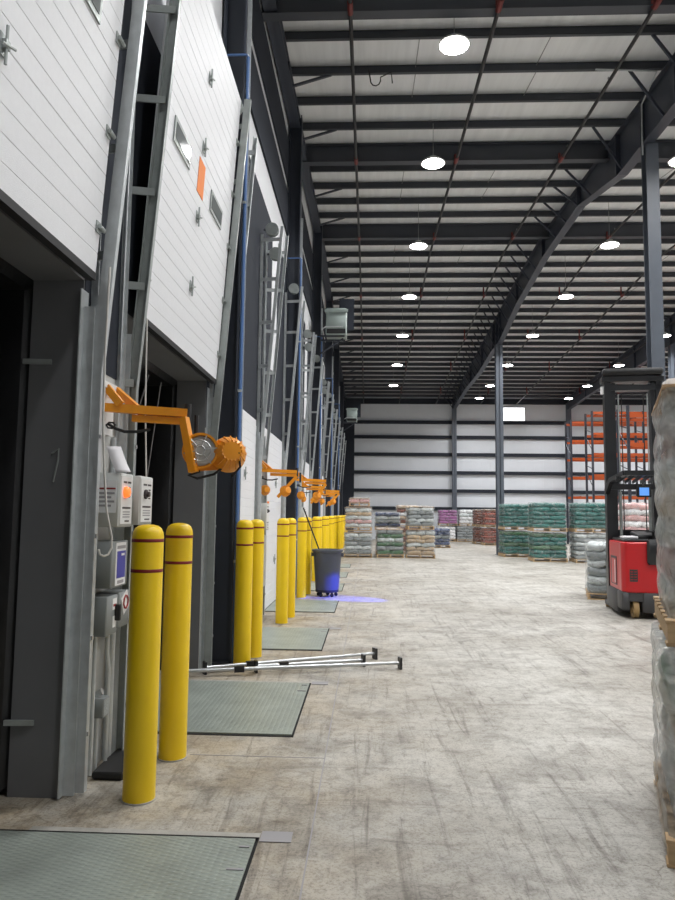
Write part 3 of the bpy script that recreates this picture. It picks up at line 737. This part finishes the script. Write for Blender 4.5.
# ------------------------------------------------------------------ unit heaters
for i,(y,xc,z0) in enumerate(((20.3,-.97,6.85),(40.3,-.97,6.95))):
    o = empty('unit_heater', (xc, y, z0), ('grey unit heater bracketed high on the dock wall, nearer one','grey unit heater bracketed high on the dock wall, farther one')[i], 'heater', 'unit heaters on the dock wall'); off=o.location
    m = MB().bb(xc-.30,xc+.30,y-.35,y+.35,z0,z0+.78,.02); m.bb(xc-.34,xc+.34,y-.38,y-.33,z0+.66,z0+.74); m.build('casing', M['heater'], o, 40, off)
    m = MB().bb(xc-.28,xc+.28,y-.36,y-.345,z0+.02,z0+.16); m.build('outlet', M['black'], o, None, off)
    MB().tube([(xc-.42,y-.4,z0+.12),(xc-.3,y-.42,z0+.2),(xc+.2,y-.42,z0+.2)], .02, 8).build('gas_pipe', M['galv'], o, 40, off)
    m = MB(); m.bar((-1.45,y+.3,z0-.02),(xc+.25,y+.3,z0-.02),.05,.05); m.bar((-1.45,y-.2,z0-.02),(xc+.25,y-.2,z0-.02),.05,.05); m.bar((-1.45,y+.0,z0-.5),(xc+.2,y,z0-.04),.04,.04); m.build('bracket', M['steel'], o, None, off)
    m = MB().bb(xc+.05,xc+.50,y+.45,y+.55,z0+.35,z0+1.3); m.build('flue_shield', M['girt'], o, None, off)

# ------------------------------------------------------------------ load bars on the floor
for i,(a,b,lab) in enumerate((((-1.66,7.28),(.09,8.20),'silver load bar on the floor, rear of the three'),((-1.15,7.40),(-.04,7.82),'silver load bar on the floor, shortest and middle of the three'),((-1.85,7.105),(.355,7.71),'silver load bar on the floor, reaching farthest right'))):
    o = empty('load_bar', (a[0],a[1],0), lab, 'load bar', 'load bars on the floor'); off=o.location
    d = Vector((b[0]-a[0], b[1]-a[1], 0)); dn = d.normalized(); A=Vector((a[0],a[1],.062)); B=Vector((b[0],b[1],.062))
    MB().tube([A, A+d*.72], .020, 12).build('outer_tube', M['alu'], o, 40, off)
    MB().tube([A+d*.70, B], .016, 12).build('inner_tube', M['alu'], o, 40, off)
    for p in (A,B):
        MB().bar(p-dn*.012, p+dn*.012, .09, .122).build('foot', M['blackpaint'], o, None, off)
    p = A+d*.25; MB().bar(p-dn*.05, p+dn*.05, .045, .06).build('ratchet', M['black'], o, None, off)

# ------------------------------------------------------------------ trash can on its dolly, with broom
tx, ty = -.81, 14.22
o = empty('trash_can', (tx,ty,0), 'round dark grey trash can on a wheeled dolly past the bollards', 'trash can'); off=o.location
m = MB().lathe([(.225,.13),(.235,.15),(.285,.88),(.31,.885),(.315,.93),(.295,.935),(.275,.90),(.22,.17),(.0001,.17)], (tx,ty,0), 32); m.build('body', M['can'], o, 40, off)
m = MB()
for s in (-1,1): m.bar((tx+s*.30,ty-.06,.83),(tx+s*.30,ty+.06,.83),.05,.07)
m.split('handle', M['can'], o, None, off)
MB().lathe([(.19,.085),(.23,.09),(.235,.14),(.22,.14)], (tx,ty,0), 28).build('dolly', M['black'], o, 40, off)
for a in range(5):
    t = 2*PI*a/5+.3; c=(tx+.185*math.cos(t),ty+.185*math.sin(t),.037)
    m = MB().lathe([(.0001,-.014),(.030,-.014),(.037,-.008),(.037,.008),(.030,.014),(.0001,.014)], c, 14, M=Matrix.Rotation(PI/2,3,'X')); m.bb(c[0]-.02,c[0]+.02,c[1]-.02,c[1]+.02,.055,.09)
    m.build('caster', M['black'], o, 40, off)
o = empty('broom', (tx-.05,ty,.2), 'long broom handle leaning out of the grey trash can', 'broom'); off=o.location
MB().tube([(tx+.08,ty-.02,.30),(-1.28,ty-.35,1.76)], .014, 8).build('handle', M['pipe'], o, 40, off)
MB().box((tx+.075,ty-.02,.26),(.20,.05,.06)).build('brush', M['black'], o, None, off)

# ------------------------------------------------------------------ pallet loads of bags
def superq(a, b, c, e1=.45, e2=.35, nu=16, nv=8, seed=0):
    rnd = random.Random(seed); vs=[]; fs=[]
    sg = lambda v,e: math.copysign(abs(v)**e, v)
    ph = [rnd.uniform(0,6) for _ in range(4)]
    for j in range(1,nv):
        v=-PI/2+PI*j/nv
        for i in range(nu):
            u=2*PI*i/nu
            x=a*sg(math.cos(v),e1)*sg(math.cos(u),e2); y=b*sg(math.cos(v),e1)*sg(math.sin(u),e2); z=c*sg(math.sin(v),.8)
            z += c*.25*math.sin(x/a*3+ph[0])*math.cos(y/b*2.5+ph[1]); x += a*.03*math.sin(y*20+ph[2])
            vs.append((x,y,z))
    n=len(vs); vs += [(0,0,-c),(0,0,c)]
    for j in range(nv-2):
        for i in range(nu): k=(i+1)%nu; fs.append((j*nu+i,j*nu+k,(j+1)*nu+k,(j+1)*nu+i))
    for i in range(nu):
        k=(i+1)%nu; fs.append((n,k,i)); fs.append((n+1,(nv-2)*nu+i,(nv-2)*nu+k))
    return MB().add(vs,fs)
_bc = {}
def bag_mesh(w,d,h,col,var):
    key=(round(w,2),round(d,2),round(h,3),col,var)
    if key not in _bc:
        o = superq(w/2,d/2,h/2,seed=hash(key[:3])%97+var).build('bag', BAG[col], None, 60)
        _bc[key]=o.data; bpy.data.objects.remove(o)
    return _bc[key]
_pc = {}
def pallet(parent, w, d, z, detail):
    parts=[]
    if detail:
        p = bpy.data.objects.new('pallet', None)
    m = MB()
    for x in (-w/2+.03,0,w/2-.03): m.bb(x-.022,x+.022,-d/2,d/2,.018,.108)
    st = m
    tops = []
    n = 7
    for i in range(n):
        y=-d/2+.05+(d-.1)*i/(n-1); tops.append((y,.108,.126))
    for y in (-d/2+.05,0,d/2-.05): tops.append((y,0,.018))
    if not detail:
        key=(round(w,2),round(d,2))
        if key not in _pc:
            for y,a,b in tops: m.bb(-w/2,w/2,y-.048,y+.048,a,b)
            o=m.build('pallet', M['wood']); _pc[key]=o.data; bpy.data.objects.remove(o)
        o=bpy.data.objects.new('pallet', _pc[key]); COL.objects.link(o); o.parent=parent; o.location=(0,0,z); return
    o = st.build('pallet', M['wood'], parent); o.location=(0,0,z)
    for y,a,b in tops: MB().bb(-w/2,w/2,y-.048,y+.048,a,b,.003).build('deck_board', M['wood'], o)
def wrap_mesh(w,d,z0,z1,layers,amp,seed,nP=56,nZ=None,top=True):
    rnd=random.Random(seed); nZ=nZ or layers*6; m=MB(); vs=[]; fs=[]
    ph=[rnd.uniform(0,6) for _ in range(6)]
    for j in range(nZ+1):
        t=j/nZ; z=z0+(z1-z0)*t; bl=abs(math.sin(t*layers*PI))
        for i in range(nP):
            u=2*PI*i/nP; e=.22
            sg=lambda v: math.copysign(abs(v)**e,v)
            off=amp*(bl-.35)+amp*.5*math.sin(u*5+ph[0]+t*9)*math.sin(t*23+ph[1])+amp*.35*math.sin(u*13+t*31+ph[2])
            if j==0: off=.012
            vs.append(((w/2+off)*sg(math.cos(u)),(d/2+off)*sg(math.sin(u)),z))
    for j in range(nZ):
        for i in range(nP): k=(i+1)%nP; fs.append((j*nP+i,j*nP+k,(j+1)*nP+k,(j+1)*nP+i))
    if top:
        n=len(vs); b=nZ*nP
        for s,dz in ((.6,.02),(.0001,.015)):
            for i in range(nP): x,y,z=vs[b+i]; vs.append((x*s,y*s,z1+dz))
        for r in range(2):
            a=b if r==0 else n; c=n+r*nP
            for i in range(nP): k=(i+1)%nP; fs.append((a+i,a+k,c+k,c+i))
    return m.add(vs,fs)
_wc={}
def load(label, loc, rz, w, d, h, layers, cols, group, wrap='wrap', amp=.02, detail=False, cap=None, seed=1, name='pallet_load', bags=None):
    o = empty(name, loc, label, 'pallet', group, rz); rnd=random.Random(seed)
    pallet(o, w, d, 0, detail); lh=(h-.13)/layers
    iw, idp = w-.05, d-.05
    for l in range(layers):
        z=.128+lh*(l+.5); col=cols[l%len(cols)]
        if l%2==0: pat=[(-iw/4,-idp/3,iw/2,idp/3),(iw/4,-idp/3,iw/2,idp/3),(-iw/4,0,iw/2,idp/3),(iw/4,0,iw/2,idp/3),(-iw/4,idp/3,iw/2,idp/3),(iw/4,idp/3,iw/2,idp/3)]
        else: pat=[(-iw/3,-idp/4,iw/3,idp/2),(0,-idp/4,iw/3,idp/2),(iw/3,-idp/4,iw/3,idp/2),(-iw/3,idp/4,iw/3,idp/2),(0,idp/4,iw/3,idp/2),(iw/3,idp/4,iw/3,idp/2)]
        for x,y,bw_,bd_ in pat:
            b=bpy.data.objects.new('bag', bag_mesh(bw_*(1.0 if detail else 1.06),bd_*(1.0 if detail else 1.06),lh*1.16,col,rnd.randint(0,2))); COL.objects.link(b); b.parent=o
            b.location=(x*(.93 if detail else .97)+rnd.uniform(-.012,.012),y*(.93 if detail else .97)+rnd.uniform(-.012,.012),z); b.rotation_euler=(0,rnd.uniform(-.03,.03),rnd.uniform(-.04,.04))
    ztop=h
    if cap:
        MB().bb(-w/2+.02,w/2-.02,-d/2+.02,d/2-.02,h+.012,h+.024).build('top_sheet', M[cap], o); ztop=h+.03
    key=(round(w,2),round(d,2),round(h,2),layers,wrap,amp,seed%3,cap,detail)
    if key not in _wc:
        ww=wrap_mesh(w-(.05 if cap and detail else .01 if detail else 0),d-(.05 if cap and detail else .01 if detail else 0),.115 if detail and cap else .05,ztop+.03,layers,amp,seed%3, 96 if detail else 48, layers*(10 if detail else 6)).build('stretch_wrap', M[wrap], o, 80); _wc[key]=ww.data
    else:
        ww=bpy.data.objects.new('stretch_wrap', _wc[key]); COL.objects.link(ww); ww.parent=o
    return o
GL='wrapped pallets in the far left cluster'; GT='teal bag pallets on the right'; GB='wrapped pallets by the back wall'
# far left cluster
load('silver bag pallet at the bottom of the leftmost far stack',(-.38,27.3,0),.03,1.08,1.0,.92,5,['grey','silver','grey'],GL,cap='cardboard',seed=3)
load('pink and silver bag pallet in the middle of the leftmost far stack',(-.36,27.3,1.01),-.04,1.02,1.0,.86,5,['silver','pink','silver','tan'],GL,cap='cardboard',seed=4)
load('short pink and silver bag pallet on top of the leftmost far stack',(-.34,27.4,1.95),.02,.8,.9,.27,1,['pink','silver'],GL,cap='cardboard',seed=5)
load('dark green bag pallet in the middle front of the far left cluster',(.86,27.4,0),0,1.04,1.0,1.06,6,['green','grey','green','silver'],GL,cap='cardboard',seed=6)
load('tan bag pallet at the bottom of the far stack beside the green pallet',(2.02,27.4,0),-.03,1.12,1.0,1.02,6,['tan','tan','silver'],GL,seed=7)
load('grey bag pallet on top of the tan bag pallet',(2.0,27.4,1.085),.05,1.02,1.0,.84,5,['grey','silver','grey'],GL,cap='cardboard',seed=8)
load('dark grey bag pallet standing behind the green pallet',(.85,29.0,0),.02,1.04,1.0,.95,5,['grey','navy'],GL,seed=9)
load('dark grey bag pallet with white top behind the green pallet',(.8,29.0,1.01),0,1.04,1.0,.70,4,['navy','grey','silver'],GL,seed=10)
load('brown bag pallet stacked between the green and the tan stacks',(1.75,30.4,0),0,1.0,1.0,1.1,5,['brown','tan'],GL,seed=11)
load('white and brown bag pallet on top between the green and tan stacks',(1.7,30.4,1.16),0,1.0,1.0,.86,5,['brown','tan','white'],GL,seed=12)
load('small navy bag pallet just right of the tan stack',(3.6,36.0,0),.1,1.0,1.0,.95,5,['navy','navy','grey'],GL,seed=13)
load('white bag pallet behind the navy bag pallet',(2.9,38.5,0),.1,1.0,1.0,1.0,4,['white','tan'],GL,seed=14)
load('tan bag pallet on top of the white one behind the navy pallet',(2.9,38.5,1.06),.1,1.0,1.0,.8,4,['tan','brown'],GL,seed=15)
# by the back wall
load('purple bag pallet on top of the row by the back wall',(5.0,44.6,.98),0,1.15,1.0,.95,5,['purple'],GB,seed=16)
load('white bag pallet under the purple bag pallet',(4.9,44.6,0),0,1.15,1.0,.92,4,['white'],GB,seed=17)
load('white bag pallet right of the purple pallet, upper tier',(6.3,44.6,.98),0,1.25,1.0,.98,4,['white','white','silver'],GB,seed=18)
load('grey bag pallet below the upper white pallet by the back wall',(6.1,44.6,0),0,1.15,1.0,.92,5,['grey'],GB,seed=19)
load('white bag pallet at the right end of the lower row by the back wall',(7.3,44.6,0),0,1.0,1.0,.92,4,['white'],GB,seed=20)
load('white bag pallet at the right end of the upper row by the back wall',(7.5,44.7,.98),0,1.0,1.0,.95,4,['white','silver'],GB,seed=21)
# brown
for (x,y,z,l) in ((7.0,39.9,0,'rust brown bag pallet, lower front of the brown stack'),(7.05,39.9,1.0,'rust brown bag pallet, upper front of the brown stack'),(6.75,41.4,0,'dark brown bag pallet, lower rear of the brown stack'),(6.75,41.4,1.0,'dark brown bag pallet, upper rear of the brown stack')):
    load(l,(x,y,z),.02,1.2,1.1,.93,6,['rust','brown'] if y<40 else ['brown'],'brown bag pallets',cap='cardboard' if z else None,seed=int(x*10+y))
# teal
for (x,y,z,l) in ((5.98,29.0,0,'teal bag pallet at the bottom of the left teal stack'),(5.98,29.0,1.08,'teal bag pallet on top of the left teal stack'),(6.63,26.4,0,'teal bag pallet at the bottom of the middle teal stack'),(6.63,26.4,1.09,'teal bag pallet on top of the middle teal stack'),(8.04,26.0,1.09,'teal bag pallet on top of the grey bag pallet beside the reach truck')):
    load(l,(x,y,z),(.03 if y>28 else -.05),1.24 if y<28 else 1.14,1.1,1.03 if y<28 else 1.02,6,['teal','teal','green' if z==0 else 'teal'],GT,seed=int(x*7+y+z*3))
load('grey bag pallet under the right teal pallet beside the reach truck',(8.04,26.0,0),-.05,1.24,1.1,1.03,6,['grey','silver'],GT,seed=44)
load('pink bag pallet seen through the reach truck mast',(7.8,20.4,0),0,1.15,1.1,1.02,6,['pink','rust'],'pallets behind the reach truck',seed=46)
load('pink and white bag pallet on top, seen through the reach truck mast',(7.8,20.4,1.08),0,1.15,1.1,.95,5,['pink','white'],'pallets behind the reach truck',seed=47)

# right foreground
ang = -.33
fx, fy = Vector((math.cos(ang),math.sin(ang))), Vector((-math.sin(ang),math.cos(ang)))
cn = Vector((1.425,3.54)); ctr = cn + fx*.51 + fy*.58
load('plastic wrapped bag pallet on the floor at the right edge, bottom of the near stack',(ctr.x,ctr.y,0),ang,1.02,1.16,.97,6,['silver','brown','silver','tan','green','silver'],'near wrapped pallets at the right edge','wrap_milky',.012,True,seed=50)
ctr2 = Vector((1.465,3.57)) + fx*.51 + fy*.58
load('tall plastic wrapped bag pallet on top of the near stack at the right edge',(ctr2.x,ctr2.y,1.02),ang,1.02,1.16,1.28,7,['silver','rust','silver','tan','silver','brown','silver'],'near wrapped pallets at the right edge','wrap_milky',.013,True,cap='cardboard',seed=51)

# ------------------------------------------------------------------ pallet racking
def rack(loc, bays, levels, label, bw_=2.6, dp=1.07, h=7.5):
    o = empty('pallet_rack', loc, label, 'rack', 'orange pallet racks at the back')
    for i in range(bays+1):
        x=i*bw_
        for y in (0,dp):
            MB().bb(x-.05,x+.05,y-.04,y+.04,0,h).build('upright', M['rack_post'], o)
        m=MB()
        for j in range(7):
            z0=.3+j*h/7.5; m.bar((x,.02,z0),(x,dp-.02,z0+.55*(1 if j%2 else .0)+.25),.03,.03)
        m.split('frame_brace', M['rack_post'], o)
    for i in range(bays):
        for z in levels:
            for y in (-.03,dp+.03):
                MB().bb(i*bw_+.05,(i+1)*bw_-.05,y-.025,y+.025,z-.065,z+.065).build('beam', M['rack_orange'], o)
            mm=MB()
            for j in range(3):
                xx=i*bw_+.5+j*.8; mm.bb(xx-.03,xx+.03,0,dp,z+.03,z+.08)
            mm.split('cross_bar', M['rack_dark'], o)
    return o
rack((11.9,41.5,0),2,(2.75,3.9,5.0,6.05,7.15),'orange beam pallet rack beside the back column',2.6,1.07,7.3)
rack((11.55,36.5,0),3,(2.65,3.75,4.85,5.9,7.0),'orange beam pallet rack left of the reach truck mast',2.6,1.07,7.1)
rack((9.9,27.0,0),2,(1.9,3.2,4.4,5.5),'orange beam pallet rack seen through the reach truck mast',2.6,1.07,5.9)
rack((10.6,23.0,0),3,(1.9,3.4,4.85,6.35),'orange beam pallet rack behind the near wrapped pallets',2.6,1.07,6.6)

# ------------------------------------------------------------------ reach truck
tk = empty('reach_truck', (4.74,12.29,0), 'red stand-up reach truck with a tall black mast at the right', 'forklift', None, R(-8))
m = MB().prism([(-.49,.52),(-.49,-.30),(-.50,-.50),(-.44,-.59),(.44,-.59),(.50,-.50),(.50,.52)], .42, 1.24, 'Z')
body = m.build('body', M['red_paint'], tk); bv = body.modifiers.new('b','BEVEL'); bv.width=.03; bv.segments=3
m = MB().bb(-.497,-.489,-.12,.36,.50,.98); bd = m.build('battery_recess', M['truck_grey'], tk)
m = MB().bb(-.503,-.496,-.08,.26,.52,.94); m.build('battery_door', M['red_paint'], bd)
m = MB().bb(-.508,-.502,-.06,-.02,.54,.92); m.build('bright_strip', M['label_white'], bd)
m = MB()
m.bb(-.51,.51,-.20,.55,.06,.43,.02); m.bb(-.51,-.39,-.58,-.18,.14,.43,.02); m.bb(-.19,.51,-.58,-.18,.10,.43,.02); m.bb(-.45,.45,-.56,.5,.28,.42)
m.build('skirt', M['truck_grey'], tk, 40)
m = MB()
for i in range(5):
    m.bb(-.38,-.27,-.597,-.590,.60+i*.042,.628+i*.042)
for x in (-.38,-.325,-.27): m.bb(x-.006,x+.006,-.597,-.590,.60,.80)
m.build('dark_emblem', M['label_dark'], body)
for (x,y,rr,nm) in ((-.29,-.44,.15,'drive_wheel'),):
    MB().lathe([(.0001,-.06),(.06,-.06),(.07,-.04),(rr-.03,-.05),(rr,-.04),(rr,.04),(rr-.03,.05),(.07,.04),(.0001,.06)], (x,y,rr), 24, M=Matrix.Rotation(PI/2,3,'Y')).build(nm, M['tan_wheel'], tk, 40)
m = MB().bb(-.12,.46,-.66,-.592,.88,1.30,.03); m.build('operator_backrest', M['blackpaint'], tk, 40)
m = MB().bb(-.44,.46,-.50,.50,1.235,1.29,.02); m.build('console', M['blackpaint'], tk, 40)
MB().box((.12,.0,1.335),(.6,.6,.08),rx=.1,bev=.02).build('console_pad', M['black'], tk, 40)
MB().bb(-.42,-.20,-.42,-.05,1.292,1.33,.01).build('papers', M['paper'], tk)
m = MB().lathe([(.10,0),(.115,.012),(.10,.024),(.088,.012),(.10,0)], (.05,-.35,1.40), 20); m.tube([(.05,-.35,1.28),(.05,-.35,1.415)], .02, 8); m.build('steer_wheel', M['black'], tk, 40)
# mast
for s in (-1,1):
    MB().bb(s*.445-.055,s*.445+.055,.57,.75,.10,4.22).build('outer_upright', M['blackpaint'], tk)
    MB().bb(s*.345-.04,s*.345+.04,.60,.78,.14,4.10).build('inner_upright', M['blackpaint'], tk)
    MB().tube([(s*.25,.63,.25),(s*.25,.63,2.1),], .028, 10).build('lift_cylinder', M['galv_dark'], tk, 40)
    MB().tube([(s*.25,.63,2.1),(s*.25,.63,3.9)], .012, 8).build('cylinder_rod', M['galv_dark'], tk, 40)
    MB().tube([(s*.19,.66,.4),(s*.19,.66,3.9)], .010, 6).build('mast_chain', M['pipe'], tk, 40)
m = MB(); m.bb(-.54,.54,.55,.80,4.12,4.22,.01); m.split('mast_crossmember', M['blackpaint'], tk)
m = MB(); m.bb(-.50,.50,.57,.78,3.96,4.06); m.bb(-.48,.48,.70,.80,2.36,2.44); m.bb(-.48,.48,.66,.76,1.3,1.42); m.bb(-.48,.48,.66,.76,.2,.4)
m.split('mast_crossmember', M['blackpaint'], tk)
m = MB(); m.bb(-.52,.52,.50,.72,4.24,4.36,.03); m.build('mast_hose_guard', M['black'], tk, 40)
MB().bb(-.55,-.505,.60,.68,3.90,4.04).build('marker_plate', M['label_white'], tk)
# overhead guard
m = MB()
m.bar((-.50,.56,2.10),(-.47,.30,2.30),.07,.10); m.bar((-.47,.30,2.30),(-.40,-.50,2.38),.07,.08); m.bar((.50,.56,2.10),(.47,.30,2.30),.07,.10); m.bar((.47,.30,2.30),(.40,-.50,2.38),.07,.08)
m.bar((-.42,-.50,2.38),(.42,-.50,2.38),.08,.08); m.bar((-.48,.50,2.19),(.48,.50,2.19),.08,.10)
for i in range(6): x=-.33+.132*i; m.bar((x,.5,2.27),(x*.9,-.50,2.39),.02,.05)
m.build('overhead_guard', M['blackpaint'], tk)
m = MB(); m.bar((.41,-.50,1.2),(.40,-.50,2.36),.07,.07); m.bar((.47,.42,1.2),(.47,.40,2.3),.09,.09); m.split('guard_post', M['blackpaint'], tk)
m = MB().bb(-.04,.20,.30,.34,2.00,2.20,.01); m.bar((.08,.35,2.18),(.08,.40,2.30),.03,.03); sc_ = m.build('terminal', M['black'], tk)
MB().bb(.0,.16,.294,.299,2.03,2.17).build('screen', M['screen'], sc_)
# base legs and forks
for s in (-1,1):
    m = MB().bb(s*.44-.05,s*.44+.05,.50,1.05,.05,.13,.01); lg = m.build('base_leg', M['truck_grey'], tk, 40)
    MB().lathe([(.0001,-.04),(.05,-.04),(.05,.04),(.0001,.04)], (s*.44,.98,.05), 16, M=Matrix.Rotation(PI/2,3,'Y')).build('load_wheel', M['tan_wheel'], lg, 40)
    m = MB().bb(s*.2-.05,s*.2+.05,.86,1.32,.20,.235); m.bb(s*.2-.05,s*.2+.05,.85,.89,.20,.7); m.build('fork', M['blackpaint'], tk)
m = MB(); m.bb(-.42,.42,.82,.85,.35,.47); m.bb(-.42,.42,.82,.85,.60,.68); m.bb(-.42,-.36,.78,.85,.3,1.0); m.bb(.36,.42,.78,.85,.3,1.0); m.build('fork_carriage', M['blackpaint'], tk)
# blue safety lamp
m = MB().lathe([(.0001,-.05),(.04,-.05),(.05,.03),(.045,.03)], (-.47,-.25,2.30), 14, M=Matrix.Rotation(-PI/2,3,'Y')); bl = m.build('blue_safety_lamp', M['blackpaint'], tk, 40)
MB().lathe([(.044,.028),(.0001,.03)], (-.47,-.25,2.30), 14, M=Matrix.Rotation(-PI/2,3,'Y')).build('lens', M['bluelamp'], bl)
load('grey bag pallet on the floor just left of the reach truck', (5.03,14.75,0), R(-15), 1.05, 1.0, 1.12, 6, ['grey','silver'], None, seed=60)
bl_w = Vector((4.74,12.29,0)) + Matrix.Rotation(R(-8),3,'Z') @ Vector((-.53,-.25,2.30))
sl = bpy.data.lights.new('blue_safety_beam','SPOT'); sl.energy=6500; sl.color=(.03,.06,1); sl.spot_size=R(11); sl.spot_blend=.5; sl.shadow_soft_size=.02
so = bpy.data.objects.new('blue_safety_beam', sl); COL.objects.link(so); so.location=bl_w
tgt=Vector((-.45,13.9,.05)); so.rotation_euler=(tgt-bl_w).to_track_quat('-Z','Y').to_euler()

# small hanging things under the roof
pts=[(-.05,12.6,10.05)]+[(.08+.10*math.cos(a),12.6,9.86+.13*math.sin(a)) for a in [i*.6 for i in range(5,12)]]+[(.38,12.6,10.0),(.40,12.6,9.78)]
tag(MB().tube(pts,.012,6).build('hanging_wire', M['black'],None,50),'loose black wire loop hanging from a roof purlin at upper centre','wire')
tag(MB().tube([(4.2,12.62,10.0),(5.36,12.7,10.0),(5.46,13.7,9.95),(5.46,13.72,9.3),(5.46,13.72,8.9)],.016,8).build('conduit', M['galv'],None,40),'thin grey conduit dropping from the roof to the tall column by the reach truck','conduit')

# ------------------------------------------------------------------ world and camera
w = bpy.data.worlds.new('world'); sc.world = w; w.use_nodes = True
w.node_tree.nodes['Background'].inputs[0].default_value = (.75,.8,.9,1); w.node_tree.nodes['Background'].inputs[1].default_value = .05
def cam_axes(yaw,pitch,roll):
    F=Vector((-math.sin(yaw)*math.cos(pitch),math.cos(yaw)*math.cos(pitch),math.sin(pitch))); r=Vector((math.cos(yaw),math.sin(yaw),0)); u=r.cross(F)
    c,s=math.cos(roll),math.sin(roll); return r*c+u*s, u*c-r*s, F
Rx,Uy,Fz = cam_axes(R(2.54436),R(5.19513),.0115)
cd = bpy.data.cameras.new('camera'); cd.sensor_fit='VERTICAL'; cd.sensor_height=36; cd.sensor_width=27; cd.lens=28.0; cd.clip_start=.05; cd.clip_end=200
co = bpy.data.objects.new('camera', cd); COL.objects.link(co)
co.matrix_world = Matrix(((Rx.x,Uy.x,-Fz.x,0),(Rx.y,Uy.y,-Fz.y,0),(Rx.z,Uy.z,-Fz.z,1.65),(0,0,0,1)))
sc.camera = co
vs_ = sc.view_settings; vs_.view_transform='Standard'; vs_.look='None'; vs_.gamma=1; vs_.use_curve_mapping=False; vs_.exposure=0.26
sc.cycles.use_denoising=True; sc.cycles.max_bounces=8; sc.cycles.diffuse_bounces=4; sc.cycles.transparent_max_bounces=16; sc.cycles.sample_clamp_indirect=8
